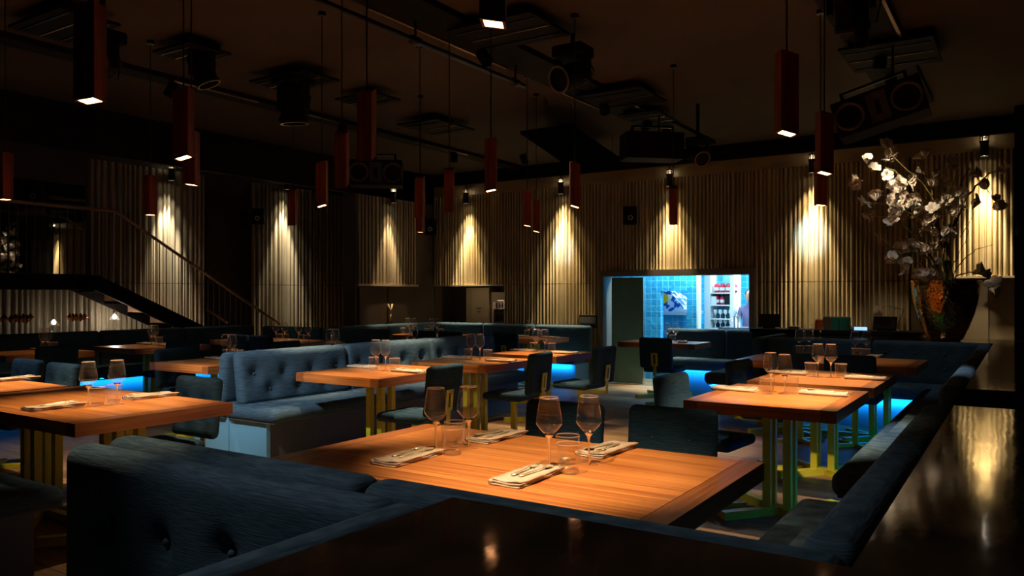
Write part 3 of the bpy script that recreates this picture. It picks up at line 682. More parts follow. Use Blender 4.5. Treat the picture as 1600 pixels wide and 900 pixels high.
# ------------------------------------------------------------------ TABLES
TZ = .74
def table(x0, y0, x1, y1, label, ends='x', group=None, mtx=None):
    cx, cy = (x0+x1)/2, (y0+y1)/2; hx, hy = (x1-x0)/2, (y1-y0)/2
    t = thing('dining_table', label, 'table', (cx, cy, 0))
    e = .085; T = .068
    MB().box((-hx+e, -hy, TZ-T), (hx-e, hy, TZ)).obj('tabletop', M['wood'], t, bevel=.0015)
    for s in (-1, 1):
        a, b = (hx-e+.0015, hx) if s > 0 else (-hx, -hx+e-.0015)
        MB().box((a, -hy, TZ-T), (b, hy, TZ)).obj('end_strip', M['wood_end'], t, bevel=.0015)
    peds = [0] if hx < .6 else [-hx*.55, hx*.55]
    for p in peds:
        for (dx, dy) in ((-.062, -.062), (.062, -.062), (.062, .062), (-.062, .062)):
            MB().box((p+dx-.024, dy-.024, .045), (p+dx+.024, dy+.024, TZ-T)).obj('post', M['lime'], t, bevel=.002)
        for k in range(2):
            a = PI/4+k*PI/2+.12; L = .42
            MB().bar((p-L*math.cos(a), -L*math.sin(a), .025), (p+L*math.cos(a), L*math.sin(a), .025), .055, .05-.001*k).obj('foot_bar', M['lime'], t)
    if len(peds) > 1: MB().bar((peds[0], 0, .03), (peds[1], 0, .03), .05, .045).obj('stretcher', M['lime'], t)
    return t
TAB = {
 'T1': (-2.45, 2.0, -.82, 3.0, 'large orange wooden table in the foreground set for four'),
 'T2': (-5.5, 2.055, -3.885, 2.97, 'orange wooden table at lower left above the near tufted booth back'),
 'T3': (-7.2, 2.0, -5.55, 2.9, 'orange wooden table cut off by the left edge, behind the lower left one'),
 'T4': (-9.55, 5.28, -8.68, 6.3, 'orange wooden table at far left below the bright hanging lamp and stair'),
 'TF': (-9.6, 3.95, -8.8, 4.88, 'farthest left orange wooden table, at the picture edge by the black bench'),
 'T5': (-6.86, 4.32, -5.99, 5.3, 'wooden table left of the end of the blue double bench, blue light below'),
 'T5b': (-6.86, 5.72, -5.99, 6.62, 'wooden table mostly hidden behind the near part of the double bench'),
 'T5c': (-6.86, 7.0, -5.99, 7.8, 'wooden table hidden behind the far part of the double bench'),
 'T6': (-4.95, 4.39, -4.05, 5.42, 'orange table at the near end of the blue double bench, above the dark chair'),
 'T6b': (-4.86, 5.72, -4.0, 6.6, 'orange table at the middle of the blue double bench, second from its near end'),
 'T6c': (-4.86, 6.97, -4.0, 7.8, 'orange table at the far end of the blue double bench'),
 'TC': (-6.55, 9.6, -5.68, 10.28, 'small far table before the ribbed wall, below its brightest left spotlight cone'),
 'TL': (-8.5, 9.4, -6.7, 10.15, 'far table at the back left corner, in front of the cream cupboard'),
 'TM': (-9.6, 6.95, -7.85, 7.78, 'far left table with four wine glasses, beneath the second spotlit column'),
 'T10': (-4.6, 9.68, -3.52, 10.3, 'table in front of the kitchen pass, a chair with yellow bracket before it'),
 'T9': (-2.37, 7.62, -.78, 8.6, 'farthest and widest of the tables at right, below the vase bench'),
 'T8': (-1.71, 5.8, -.85, 6.9, 'middle one of the tables at right, its edge peeping out behind the nearest'),
 'T7': (-1.715, 4.52, -.85, 5.58, 'nearest of the tables at right, on green-yellow posts'),
}
for kx, v in TAB.items(): table(*v)

# ------------------------------------------------------------------ CHAIRS (front faces -y in local frame -> occupant looks to +y... origin under seat)
def make_chair():
    t = thing('dining_chair', 'x', 'chair')
    # occupant faces +y ; back at -y
    MB().rbox((-.215, -.18, .405), (.215, .23, .475), .034, .06).obj('seat', M['fabric_chair'], t, True)
    tf = [(-.09, .70), (.09, .70), (-.09, .58), (.09, .58)]
    mb = MB().rbox((-.215, -.275, .465), (.215, -.205, .845), .033, .03, tf, '+y', depth=.02, sig=.035, puff=.012)
    for v in mb.b.verts: v.co.y -= (v.co.z-.46)*.10
    bk = mb.obj('backrest', M['fabric_chair'], t, True)
    for (u, v) in tf:
        o = bpy.data.objects.new('button', BTN); COL.objects.link(o); o.parent = bk; o.location = (u, -.205-.016-(v-.46)*.10, v); o.rotation_euler = (-PI/2, 0, 0); o.scale = (.7,)*3
    br = MB()
    y = -.298
    for a, c in (((-.042, y-.008, .50), (-.014, y+.004, .66)), ((.014, y-.008, .50), (.042, y+.004, .66)), ((-.014, y-.008, .50), (.014, y+.004, .525)), ((-.014, y-.008, .635), (.014, y+.004, .66))): br.box(a, c)
    br.box((-.02, y-.008, .38), (.02, y+.004, .50))
    br.box((-.02, y-.008, .37), (.02, 0, .395))
    for v in br.b.verts:
        if v.co.z > .45: v.co.y -= (v.co.z-.46)*.10
    br.obj('back_bracket', M['lime'], t, bevel=.0015)
    MB().box((-.024, -.024, .03), (.024, .024, .405)).obj('pedestal', M['lime'], t, bevel=.002)
    MB().bar((-.17, -.17, .015), (.17, .17, .015), .045, .03).obj('foot', M['lime'], t); MB().bar((-.17, .17, .015), (.17, -.17, .015), .045, .029).obj('foot', M['lime'], t)
    return t
CH = proto(make_chair())
# rz: 0 looks +y ; PI looks -y ; -PI/2 looks +x ; PI/2 looks -x
chairs = [
 (-3.93, 4.68, PI/2+.05, 'dark chair with pale-edged seat at the right side of the near double-bench table', None),
 (-3.98, 6.15, PI/2+.08, 'dark chair with yellow slotted bracket on its back, at the middle double-bench table', None),
 (-3.86, 7.25, PI/2-.05, 'rightmost dark chair with yellow slotted bracket, in front of the green panel', None),
 (-1.90, 3.12, PI, 'left one of the two dark chairs tucked behind the foreground table, hidden by glasses', None),
 (-1.37, 3.22, PI+.03, 'right one of the two dark chairs tucked behind the foreground table', None),
 (-1.70, 4.95, -PI/2-.10, 'grey-blue tufted chair at the left end of the nearest right-hand table', None),
 (-1.66, 6.30, -PI/2-.12, 'dark tufted chair at the left of the middle right-hand table', None),
 (-1.76, 7.66, .0, 'left one of two dark chairs backing toward us at the wide right-hand table', None),
 (-1.28, 7.66, .0, 'right one of two dark chairs backing toward us at the wide right-hand table', None),
 (-4.45, 2.87, PI, 'dark blue tufted chair behind the lower left table, its back reaching below the top', None),
 (-6.22, 2.93, PI, 'teal tufted chair behind the left-edge table, the right one of two', None),
 (-6.85, 2.97, PI, 'teal tufted chair behind the left-edge table, the left one of two', None),
 (-8.67, 4.26, PI/2, 'black chair seen from behind at the farthest left table', None),
 (-8.50, 5.60, PI/2, 'black chair with light top edge, right of the table under the hanging lamp', None),
 (-6.80, 4.72, -PI/2, 'light blue tufted chair behind the table beside the double bench end', None),
 (-6.78, 6.10, -PI/2, 'pale-topped chair just showing over the double bench, right of the four-glass table', None),
 (-8.45, 6.88, .0, 'left one of two black chairs side by side at the four-glass table', None),
 (-8.95, 6.88, .0, 'right-hand partner of the black chairs at the four-glass table', None),
 (-7.42, 9.3, 0, 'left one of two small black chairs at the far back left table', None),
 (-6.94, 9.3, 0, 'right one of two small black chairs at the far back left table', None),
 (-6.15, 9.55, .0, 'black chair with yellow bracket left of the small far table', None),
 (-3.80, 9.35, .0, 'black chair with yellow slotted bracket in front of the kitchen pass table', None),
]
chairs[16] = (-8.33, 7.08, .0, 'right one of two black chairs side by side at the four-glass table', None)
chairs[17] = (-8.79, 7.08, .0, 'left one of two black chairs side by side at the four-glass table', None)
for x, y, rz, lab, g in chairs:
    c = dup(CH, (x, y, 0), rz, lab, 'dining chairs with yellow brackets'); c['category'] = 'chair'

# ------------------------------------------------------------------ TABLEWARE
wg = thing('wine_glass', 'x', 'wine glass')
MB().lathe([(.001, .121), (.012, .123), (.024, .128), (.036, .142), (.048, .158), (.0485, .166), (.044, .20), (.038, .235), (.0345, .255)], n=28).obj('bowl', M['glass'], wg, True)
MB().lathe([(.001, .1195), (.010, .120), (.020, .124), (.013, .113), (.006, .105), (.0038, .09), (.0036, .03), (.005, .01)], n=20).obj('stem', M['sglass'], wg, True)
MB().lathe([(.005, .01), (.012, .0055), (.036, .003), (.038, .0015)], n=24).obj('foot', M['glass'], wg, True)
MB().lathe([(.0355, .2545), (.0347, .2565), (.0336, .2545), (.0347, .2530), (.0355, .2545)], n=28).obj('rim', M['edge'], wg, True)
tb = thing('water_tumbler', 'x', 'tumbler')
MB().lathe([(.033, .001), (.035, .006), (.0455, .105)], n=28).obj('wall', M['glass'], tb, True)
MB().lathe([(.001, .001), (.031, .001), (.034, .004), (.0345, .013), (.030, .016), (.001, .011)], n=24).obj('base', M['thick'], tb, True)
MB().lathe([(.0468, .1045), (.0457, .1068), (.0443, .1045), (.0457, .1030), (.0468, .1045)], n=28).obj('rim', M['edge'], tb, True)
def napkin_mesh():
    mb = MB(); L, W = .285, .115
    for k in range(3):
        n = 26; top = []; z0 = .001+k*.006; zz = []
        for i in range(n+1):
            for j in range(7):
                x = -W/2+W*j/6; y = -L/2+L*i/n
                wv = .0022*math.sin(i*.55+k*1.3)*(abs(x)/(W/2)) + (.004 if k == 2 else .0015)*math.sin(j*1.1+k)*(1 if i < 3 or i > n-3 else .5)
                top.append((x+.003*math.sin(i*.4+k*2)+k*.003, y+k*.004, z0+.005+wv*.8+.001*k))
        bot = [(x, y, max(.0006, z-.005)) for x, y, z in top]
        vs = top+bot; fs = []; m = len(top)
        for i in range(n):
            for j in range(6):
                a = i*7+j; fs.append((a, a+1, a+8, a+7)); fs.append((m+a, m+a+7, m+a+8, m+a+1))
        for i in range(n): fs += [(i*7, i*7+7, m+i*7+7, m+i*7), (i*7+6, m+i*7+6, m+i*7+13, i*7+13)]
        for j in range(6): fs += [(j, m+j, m+j+1, j+1), (n*7+j, n*7+j+1, m+n*7+j+1, m+n*7+j)]
        mb.faces(vs, fs)
    # rolled near fold
    mb.tube([(-W/2+.003, -L/2, .011), (-W/2+.003, 0, .012), (-W/2+.003, L/2, .011)], .0095, 8)
    return mb
nk = napkin_mesh().obj('napkin', M['linen'], None, True)
def cutlery(kind):
    mb = MB()
    prof = [(-.11, .009, .002), (-.08, .010, .002), (-.02, .0045, .004), (.03, .0035, .006), (.045, .006, .005)]
    vs = []; fs = []
    for y, w, z in prof:
        vs += [(-w, y, z), (w, y, z), (w, y, z+.0022), (-w, y, z+.0022)]
    for i in range(len(prof)-1):
        a = 4*i
        for q in range(4): fs.append((a+q, a+(q+1) % 4, a+4+(q+1) % 4, a+4+q))
    fs += [(3, 2, 1, 0)]
    mb.faces(vs, fs)
    if kind == 'fork':
        mb.box((-.0125, .045, .004), (.0125, .062, .0065))
        for k in range(4):
            x = -.0105+k*.007; mb.bar((x, .061, .005), (x, .108, .008), .0032, .0022)
    else:
        n = 12; rings = []
        for r, z in ((1.0, .007), (.75, .0035), (.4, .0015), (.05, .001)):
            rings.append([mb.b.verts.new((.0185*r*math.cos(2*PI*k/n), .072+.031*r*math.sin(2*PI*k/n), z+.003)) for k in range(n)])
        for A, B in zip(rings, rings[1:]):
            for k in range(n): mb.b.faces.new((A[k], A[(k+1) % n], B[(k+1) % n], B[k]))
        mb.b.faces.new(rings[-1])
    return mb.obj(kind, M['cutlery'], None, True)
fk = cutlery('fork'); sp = cutlery('spoon')
for o_ in (fk, sp):
    for v_ in o_.data.vertices: v_.co = v_.co*.88
P = {'g': proto(wg), 't': proto(tb), 'n': proto(nk), 'f': proto(fk), 's': proto(sp)}
CAT = {'g': 'wine glass', 't': 'tumbler', 'n': 'napkin', 'f': 'fork', 's': 'spoon'}
WORD = {'g': 'clear wine glass', 't': 'water tumbler', 'n': 'folded beige napkin', 'f': 'fork lying on a napkin', 's': 'spoon lying on a napkin'}
def ware(kind, x, y, rz, where, z=TZ, side='', sc=None):
    p = WORD[kind]
    lab = (side+' ' if side else '')+p+' on '+where
    if kind in 'fs': lab = p.split(' ')[0]+' on '+(side+' ' if side else '')+'napkin, '+where
    c = dup(P[kind], (x, y, z), rz, lab, None, sc); c['category'] = CAT[kind]
    return c
def napkin(x, y, rz, where, side, flip=False):
    ware('n', x, y, rz, where, TZ+.0003, side)
    a = rz+(PI if flip else 0)
    for kd, off, tilt in (('f', -.022, .06), ('s', .022, -.10)):
        ox = off*math.cos(a); oy = off*math.sin(a)
        f = .05
        ware(kd, x+ox-f*math.sin(a)*.6, y+oy+f*math.cos(a)*.6, a+tilt, where, TZ+.0215, side)
# foreground table
W1 = 'the large foreground table'
for (px, py, s) in ((681, 705, 'leftmost'), (732, 701, 'second from left'), (858, 730, 'third from left'), (920, 726, 'rightmost')):
    q = onZ(px, py, TZ); ware('g', q.x, q.y, 0, W1, side=s)
for (px, py, s) in ((707, 710, 'left pair, nearer'), (711, 698, 'left pair, farther'), (889, 739, 'right pair, nearer'), (887, 724, 'right pair, farther')):
    q = onZ(px, py, TZ); ware('t', q.x, q.y, 0, W1, side=s+',')
for (px, py, s, fl, a) in ((637, 718, 'front left', False, .02), (823, 748, 'front right', False, .0), (776, 685, 'back left', True, -.05), (948, 706, 'back right', True, -.05)):
    q = onZ(px, py, TZ); napkin(q.x, q.y, a, W1, s, fl)
# lower left table
W2 = 'the lower left table'
for (px, py, s) in ((138, 636, 'left'), (183, 632, 'right')):
    q = onZ(px, py, TZ); ware('g', q.x, q.y, 0, W2, side=s)
for (px, py, s) in ((152, 634, 'left'), (178, 629, 'right')):
    q = onZ(px, py, TZ); ware('t', q.x, q.y, 0, W2, side=s)
for (px, py, s, fl, a) in ((84, 638, 'front', False, 0), (235, 621, 'back', True, -.08)):
    q = onZ(px, py, TZ); napkin(q.x, q.y, a, W2, s, fl)
W3 = 'the table at the left picture edge'
q = onZ(24, 594, TZ); napkin(q.x, q.y, 0, W3, 'visible', False)
# two-place tables with the diners at -x and +x
def duo(key, where, dx=0, dy=0, gap=.045, far=True):
    x0, y0, x1, y1, _ = TAB[key]; cx, cy = (x0+x1)/2+dx, (y0+y1)/2+dy
    ware('g', cx-gap, cy-.01, 0, where, side='left'); ware('g', cx+gap, cy+.01, 0, where, side='right')
    ware('t', cx-gap*2.4, cy+.03, 0, where, side='left'); ware('t', cx+gap*2.4, cy+.05, 0, where, side='right')
    napkin(cx-.29, cy+.10, PI/2, where, 'left', True); napkin(cx+.29, cy+.02, PI/2, where, 'right', False)
duo('T6', 'the table at the near end of the double bench')
duo('T6b', 'the middle table of the double bench')
duo('T6c', 'the table at the far end of the double bench')
duo('T5', 'the table left of the double bench end', .08, .0, .03)
duo('T5b', 'the hidden table behind the near part of the double bench', .06, .0, .03)
duo('T5c', 'the hidden table behind the far part of the double bench', .25, -.15, .05)
duo('T4', 'the table under the bright hanging lamp', .0, .0, .02)
duo('TF', 'the farthest left table', .05, .1, .03)
duo('TC', 'the small far table below the left spotlight cone')
duo('T8', 'the middle table at right')
# nearest right table by position
W7 = 'the nearest table at right'
for (px, py, s) in ((1204, 612, 'left'), (1226, 617, 'right')):
    q = onZ(px, py, TZ); ware('g', q.x, q.y, 0, W7, side=s)
for (px, py, s) in ((1199, 616, 'left'), (1236, 616, 'right')):
    q = onZ(px, py, TZ); ware('t', q.x, q.y, 0, W7, side=s)
for (px, py, s, fl) in ((1149, 610, 'left', True), (1288, 617, 'right', False)):
    q = onZ(px, py, TZ); napkin(q.x, q.y, PI/2, W7, s, fl)
W9 = 'the wide far table at right'
for (px, py, s) in ((1249, 552, 'left pair, left'), (1264, 551, 'left pair, right'), (1336, 557, 'right pair, left'), (1354, 557, 'right pair, right')):
    q = onZ(px, py, TZ); ware('g', q.x, q.y, 0, W9, side=s)
for (px, py, s) in ((1250, 556, 'left pair, left'), (1265, 556, 'left pair, right'), (1338, 561, 'right pair, left'), (1353, 562, 'right pair, right')):
    q = onZ(px, py, TZ); ware('t', q.x, q.y, 0, W9, side=s)
q = onZ(1366, 558, TZ); napkin(q.x, q.y, 0, W9, 'visible', True)
W10 = 'the table before the kitchen pass'
for (px, s) in ((1043, 'left'), (1056, 'right')):
    q = onY(px, 535, 9.95); ware('g', q.x, 9.95, 0, W10, side=s)
q = onY(1051, 535, 9.85); ware('t', q.x, 9.85, 0, W10); q = onY(1066, 535, 9.98); napkin(q.x, 9.98, .4, W10, 'only', True)
WM = 'the four-glass table at far left'
for (px, s) in ((431, 'leftmost'), (445, 'second'), (467, 'third'), (482, 'rightmost')):
    q = onY(px, 530, 7.35); ware('g', max(q.x, -9.5), 7.35+.0, 0, WM, side=s)
for (px, s) in ((437, 'leftmost'), (446, 'second'), (471, 'third'), (479, 'rightmost')):
    q = onY(px, 530, 7.2); ware('t', max(q.x, -9.5), 7.2, 0, WM, side=s)
napkin(-8.9, 7.12, 0, WM, 'left', False); napkin(-8.35, 7.2, 0, WM, 'right', False)
WL = 'the far back left table'
for (px, s) in ((637, 'leftmost'), (647, 'second'), (674, 'third'), (683, 'rightmost')):
    q = onY(px, 525, 9.75); ware('g', q.x, 9.75, 0, WL, side=s)
for (px, s) in ((630, 'leftmost'), (643, 'second'), (668, 'third'), (689, 'rightmost')):
    q = onY(px, 525, 9.62); ware('t', q.x, 9.62, 0, WL, side=s)
napkin(-7.85, 9.6, 0, WL, 'left', False)
# small glasses on the ledge behind the vase bench
for (px, s) in ((1256, 'left'), (1270, 'middle'), (1282, 'right')):
    q = onY(px, 528, 9.5); ware('g', q.x, 9.5, 0, 'the counter behind the wide right-hand bench', CZT, s+' small', .62)

# ------------------------------------------------------------------ PENDANT LAMPS
def pendant(px, pyb, rz, slant, lab, z=2.04, d=None, power=1.0, aim=None, lit=True, L=.33):
    if d: q = atD(px, pyb, d)
    else: q = onZ(px, pyb, z)
    c = thing('pendant_lamp', lab, 'lamp', q, rz, 'red-brown timber tube pendants')
    h = .037; t = .009
    def ring(hw, top, off=0):
        return [(-hw, -hw, off+(L if top else 0)+(-hw*slant)), (hw, -hw, off+(L if top else 0)+(hw*slant)), (hw, hw, off+(L if top else 0)+(hw*slant)), (-hw, hw, off+(L if top else 0)+(-hw*slant))]
    m = MB(); vs = ring(h, 0)+ring(h, 1)+ring(h-t, 0)+ring(h-t, 1); fs = []
    for k in range(4):
        n = (k+1) % 4
        fs += [(k, n, 4+n, 4+k), (8+k, 12+k, 12+n, 8+n), (k, 8+k, 8+n, n), (4+k, 4+n, 12+n, 12+k)]
    m.faces(vs, fs); m.obj('timber_tube', M['pendant'], c)
    m = MB(); r = ring(h-t-.0005, 0, .0005); m.faces(r+[(x, y, z+.01) for x, y, z in r], [(3, 2, 1, 0), (4, 5, 6, 7), (0, 1, 5, 4), (1, 2, 6, 5), (2, 3, 7, 6), (3, 0, 4, 7)])
    m.obj('diffuser', M['glow'], c)
    MB().box((-h+t, -.01, L-.04), (h-t, .01, L-.02)).obj('crossbar', M['blackm'], c)
    MB().tube([(0, 0, L-.02), (0, 0, CZ-q.z)], .004, 6).obj('cable', M['cable'], c)
    MB().lathe([(.03, CZ-q.z-.03), (.03, CZ-q.z)], n=12, cap0=True).obj('ceiling_rose', M['blackm'], c)
    a = aim if aim else (q.x, q.y, 0)
    light('pendant_light', 'SPOT', (q.x, q.y, q.z-.03), K_PEND*power, (1.0, .70, .42), a, spot_size=math.radians(56), spot_blend=.85, shadow_soft_size=.02)
    return q
PEND = [
 (771, 38, 0.5, -0.15, 'nearest pendant, cut off by the top edge above the foreground table', dict(d=2.3, power=1.35, aim=(-1.45, 2.5, .74))),
 (141, 158, 0.5, 0.15, 'large near pendant at upper left', dict(power=.25)),
 (1229, 209, 0.62, -0.28, 'large near pendant at upper right, left of the tilted speaker', dict(power=.08)),
 (287, 247, 0.55, 0.3, 'second large pendant from left, in front of a smaller one', dict(power=.3, aim=(-3.95, 2.6, .74))),
 (1288, 271, 0.6, -0.25, 'pendant right of the large upper right one, overlapping another', dict(aim=(-1.28, 5.05, .74), power=1.9)),
 (573, 247, 2, 0.5, 'bright red-brown pendant above the left loudspeaker', dict()),
 (534, 290, 2.1, 0.5, 'pendant just left of the left loudspeaker', dict()),
 (299, 289, 0.55, -0.12, 'smaller pendant overlapped by the second large one at left', dict(power=.8, aim=(-4.5, 2.6, .74))),
 (767, 298, 0.5, 0.2, 'pendant at the centre with a bright lower end', dict()),
 (503, 322, 0.6, 0.3, 'pendant left of the loudspeaker pair, right of the second lit column', dict()),
 (8, 312, .1, 0, 'pendant cut by the left picture edge', dict()),
 (235, 336, .1, 0, 'small pendant in front of the first lit column at left', dict()),
 (458, 350, 2, 0.5, 'small dark pendant in front of the second lit column', dict()),
 (656, 338, 2, 0.4, 'upper one of the two overlapping pendants left of the gold wall', dict()),
 (657, 363, .2, -.1, 'lower one of the two overlapping pendants left of the gold wall', dict()),
 (702, 329, 2.1, 0.5, 'pendant at the left end of the gold ribbed wall', dict()),
 (824, 353, 0.5, -0.2, 'left one of the two small staggered pendants before the gold wall', dict()),
 (838, 362, 0.55, -0.25, 'right one of the two small staggered pendants before the gold wall', dict()),
 (898, 323, 0.6, -0.3, 'pendant right of the brightest left spotlight cone', dict()),
 (1052, 348, 2, 0.6, 'small dark pendant above the kitchen pass', dict()),
 (1282, 321, 0.5, -0.1, 'small pendant overlapping the bluish spotlight cone', dict()),
]
for px, py, rz, sl_, lab, kw in PEND: pendant(px, py, rz, sl_, lab, **kw)

# ------------------------------------------------------------------ WALL WASHERS (cylinder spots)
def can(p, aim, lab, e=1.0, col=(1.0, .80, .50), cool=False, ang=72, wide=.28):
    c = thing('cylinder_spotlight', lab, 'spotlight', p, 0, 'black cylinder wall spotlights')
    MB().lathe([(.045, .0), (.045, .16), (.052, .165), (.052, .18)], n=20).obj('housing', M['blackm'], c, True)
    MB().lathe([(.001, .012), (.042, .012)], n=20).obj('lens', plain('spot_lens', (1, .9, .7), .4, 0, (1, .85, .6), 6), c)
    light('can_upper_glow', 'POINT', (p[0], p[1], p[2]+.205), .35, (1, .85, .65), shadow_soft_size=.02)
    cg = MB()
    for k in range(10):
        a = 2*PI*k/10; cg.box((-.006, -.004, 0), (.006, .004, .05), Matrix.Translation((.046*math.cos(a), .046*math.sin(a), .18)) @ Matrix.Rotation(a+PI/2, 4, 'Z'))
    cg.obj('heat_sink', plain('heat_sink_metal', (.6, .48, .33), .3, .7), c)
    MB().lathe([(.05, .23), (.05, .245)], n=20, cap0=True, cap1=True).obj('cap', M['blackm'], c)
    MB().tube([(0, 0, .245), (0, 0, CZ-p[2])], .008, 6).obj('stem', M['blackm'], c)
    light('wall_washer', 'SPOT', (p[0], p[1], p[2]-.02), K_CAN*e*wide, col, aim, spot_size=math.radians(ang), spot_blend=1, shadow_soft_size=.02)
    light('wall_washer', 'SPOT', (p[0], p[1], p[2]-.02), K_CAN*e*2.9, col, (aim[0], aim[1], .55), spot_size=math.radians(38), spot_blend=.7, shadow_soft_size=.02)
for px, py, e, cool, lab in ((728, 318, 1.0, False, 'cylinder spotlight above the leftmost cone on the gold wall'), (876, 303, 1.15, True, 'cylinder spotlight above the brightest cone left of the kitchen pass'),
                       (1046, 291, .9, False, 'cylinder spotlight above the kitchen pass'), (1269, 270, 1.15, True, 'cylinder spotlight above the bluish cone'), (1538, 244, 1.15, False, 'cylinder spotlight at the far right above the blossoms')):
    q = onY(px, py, 10.94); can(q, (q.x, WY-.03, 1.0), lab, e, cool=cool)
q = onX(268, 282, -10.92); can(q, (WX+.02, q.y, 1.0), 'cylinder spotlight above the first lit column at left', 1.1, (1, .88, .66), wide=.13)
q = onX(449, 296, -10.92); can(q, (WX+.02, q.y, 1.0), 'cylinder spotlight above the second lit column at left', 1.2, (1, .85, .6), wide=.13)
q = onX(615, 317, -8.71); can(q, (XL+.02, q.y, 1.0), 'cylinder spotlight above the small ribbed panel in the far left corner', .55, (1, .72, .4), wide=.15)

# ------------------------------------------------------------------ CEILING ADDED_SPOTS
def track(x0, x1, y0, y1, lab, strips):
    c = thing('ceiling_track', lab, 'ceiling track')
    MB().box((x0, y0, CZ-.05), (x1, y1, CZ-.0)).obj('channel', M['black'], c)
    for (x, a, b) in strips: MB().box((x-.012, a, CZ-.062), (x+.012, b, CZ-.05)).obj('brass_edge', M['brass'], c)
    return c
track(-7.12, -6.9, 1.0, 10.9, 'long black ceiling track running over the left side', [(-6.9, 4.6, 5.6), (-6.9, 6.3, 6.8), (-6.9, 8.2, 9.4)])
track(-3.98, -3.56, 3.2, 10.6, 'long black ceiling track over the middle with brass edges', [(-3.97, 4.2, 6.0), (-3.57, 7.4, 8.7), (-3.97, 6.9, 7.9)])
track(-1.24, -.82, 4.6, 9.6, 'short wide ceiling track at upper right above the tilted speaker', [(-.83, 6.0, 7.4), (-1.23, 6.9, 7.7)])
def grille(x, y, w, l, z, lab, rz=0):
    c = thing('ceiling_grille', lab, 'ceiling panel', (x, y, z), rz)
    MB().box((-w/2, -l/2, 0), (w/2, l/2, .02)).obj('panel', M['black'], c)
    for k in range(3):
        yy = -l/2+l*(k+.5)/3; MB().box((-w/2+.02, yy-.006, -.008), (w/2-.02, yy+.006, 0)).obj('slat', M['brass'] if k == 1 else M['blackm'], c)
for (px, py, w, l, lab) in ((100, 42, .75, .45, 'black grille panel at the upper left end of the left track'), (300, 84, .5, .4, 'black grille panel above the second moving head light'), (460, 128, .75, .45, 'black grille panel above the dark hanging spotlight'), (575, 157, .55, .4, 'small grille panel behind the bright red-brown pendant'),
                            (682, 200, .6, .75, 'black grille panel near the back end of the left track'), (795, 52, .75, .6, 'black grille panel right of the nearest pendant'), (972, 155, .7, .7, 'black grille panel at the end of the brass-edged track'), (1392, 88, .7, .8, 'black grille panel over the tilted speaker'), (1012, 185, .45, .6, 'far black grille panel above the plain black speaker box')):
    q = onZ(px, py, 3.40); grille(q.x, q.y, w, l, 3.40, lab)
# big black suspended panel
pz = 3.22; cs = [onZ(*p, pz) for p in ((813, 209), (892, 198), (965, 247), (890, 262))]
o = thing('suspended_panel', 'x', 'ceiling panel'); MB().prism([(v.x, v.y) for v in cs], pz, pz+.03).obj('panel', plain('matt_black_panel', (.004, .004, .004), 1, spec=0), o)
for v in cs: MB().tube([v+(cs[0]+cs[1]+cs[2]+cs[3]-4*v)*.03+Vector((0, 0, .02)), v+(cs[0]+cs[1]+cs[2]+cs[3]-4*v)*.03+Vector((0, 0, CZ-pz))], .004, 5).obj('rod', M['cable'], o)
tag(o, 'flat black panel hanging below the ceiling at the centre', 'ceiling panel')
# round pipe with couplings
pi = thing('ceiling_pipe', 'long black pipe hanging under the ceiling from top centre-left toward the middle', 'pipe')
MB().tube([(-3.87, 2.0, 3.3), (-3.87, 6.15, 3.3)], .022, 10).obj('pipe', M['blackm'], pi, True)
for y in (4.6, 6.0):
    MB().tube([(-3.87, y, 3.3), (-3.87, y, CZ-.05)], .010, 6).obj('hanger', M['blackm'], pi)
    MB().tube([(-3.87, y-.05, 3.3), (-3.87, y+.05, 3.3)], .034, 10).obj('coupling', M['blackm'], pi, True)
# moving heads
def head(px, py, d, lab, aim, s=1.0, down=False):
    q = atD(px, py, d); c = thing('moving_head_light', lab, 'stage light', q)
    MB().rbox((-.13*s, -.11*s, .13*s), (.13*s, .11*s, .22*s), .02, .1).obj('base', M['black'], c, True)
    MB().tube([(0, 0, .22*s), (0, 0, CZ-.04-q.z)], .02, 8).obj('clamp', M['blackm'], c)
    for sx in (-1, 1): MB().box((sx*.125*s-.012, -.04*s, -.05*s), (sx*.125*s+.012, .04*s, .14*s)).obj('yoke_arm', M['black'], c)
    R = Vector(aim).to_track_quat('Z', 'Y').to_matrix().to_4x4()
    MB().lathe([(.05*s, -.14*s), (.09*s, -.12*s), (.10*s, .0), (.095*s, .11*s), (.105*s, .13*s), (.105*s, .16*s), (.09*s, .16*s), (.085*s, .13*s)], n=20, mtx=R, cap0=True).obj('lamp_body', M['black'], c, True)
    MB().lathe([(.001, .135*s), (.087*s, .13*s)], n=20, mtx=R).obj('lens', M['blackm'], c, True)
    MB().lathe([(.088*s, .162*s), (.106*s, .162*s)], n=20, mtx=R).obj('lens_ring', M['brass'], c)
    MB().tube([(.1*s, 0, .15*s), (.17*s, .02, .02*s), (.14*s, .03, -.12*s), (.05*s, .02, -.1*s), (.08*s, 0, .12*s)], .006, 5).obj('cable', M['cable'], c)
head(160, 100, 5.4, 'moving head light with round lens, half hidden by the large left pendant', (.6, -.75, -.2), 1.0)
head(315, 106, 6.6, 'dark moving head light with looping cable on the left track', (.3, .3, -1), .95)
head(458, 160, 7.4, 'dark hanging moving head light below the third grille panel', (.0, .1, -1), 1.25)
head(895, 118, 6.3, 'moving head light with round lens at the upper centre right', (-.25, -.85, -.35), 1.05)
head(1330, 8, 4.4, 'moving head light cut off by the top edge at upper right', (0, .3, -1), .9)
head(1090, 242, 8.6, 'small stage light right of the plain black speaker box', (.5, -.5, -.4), .85)
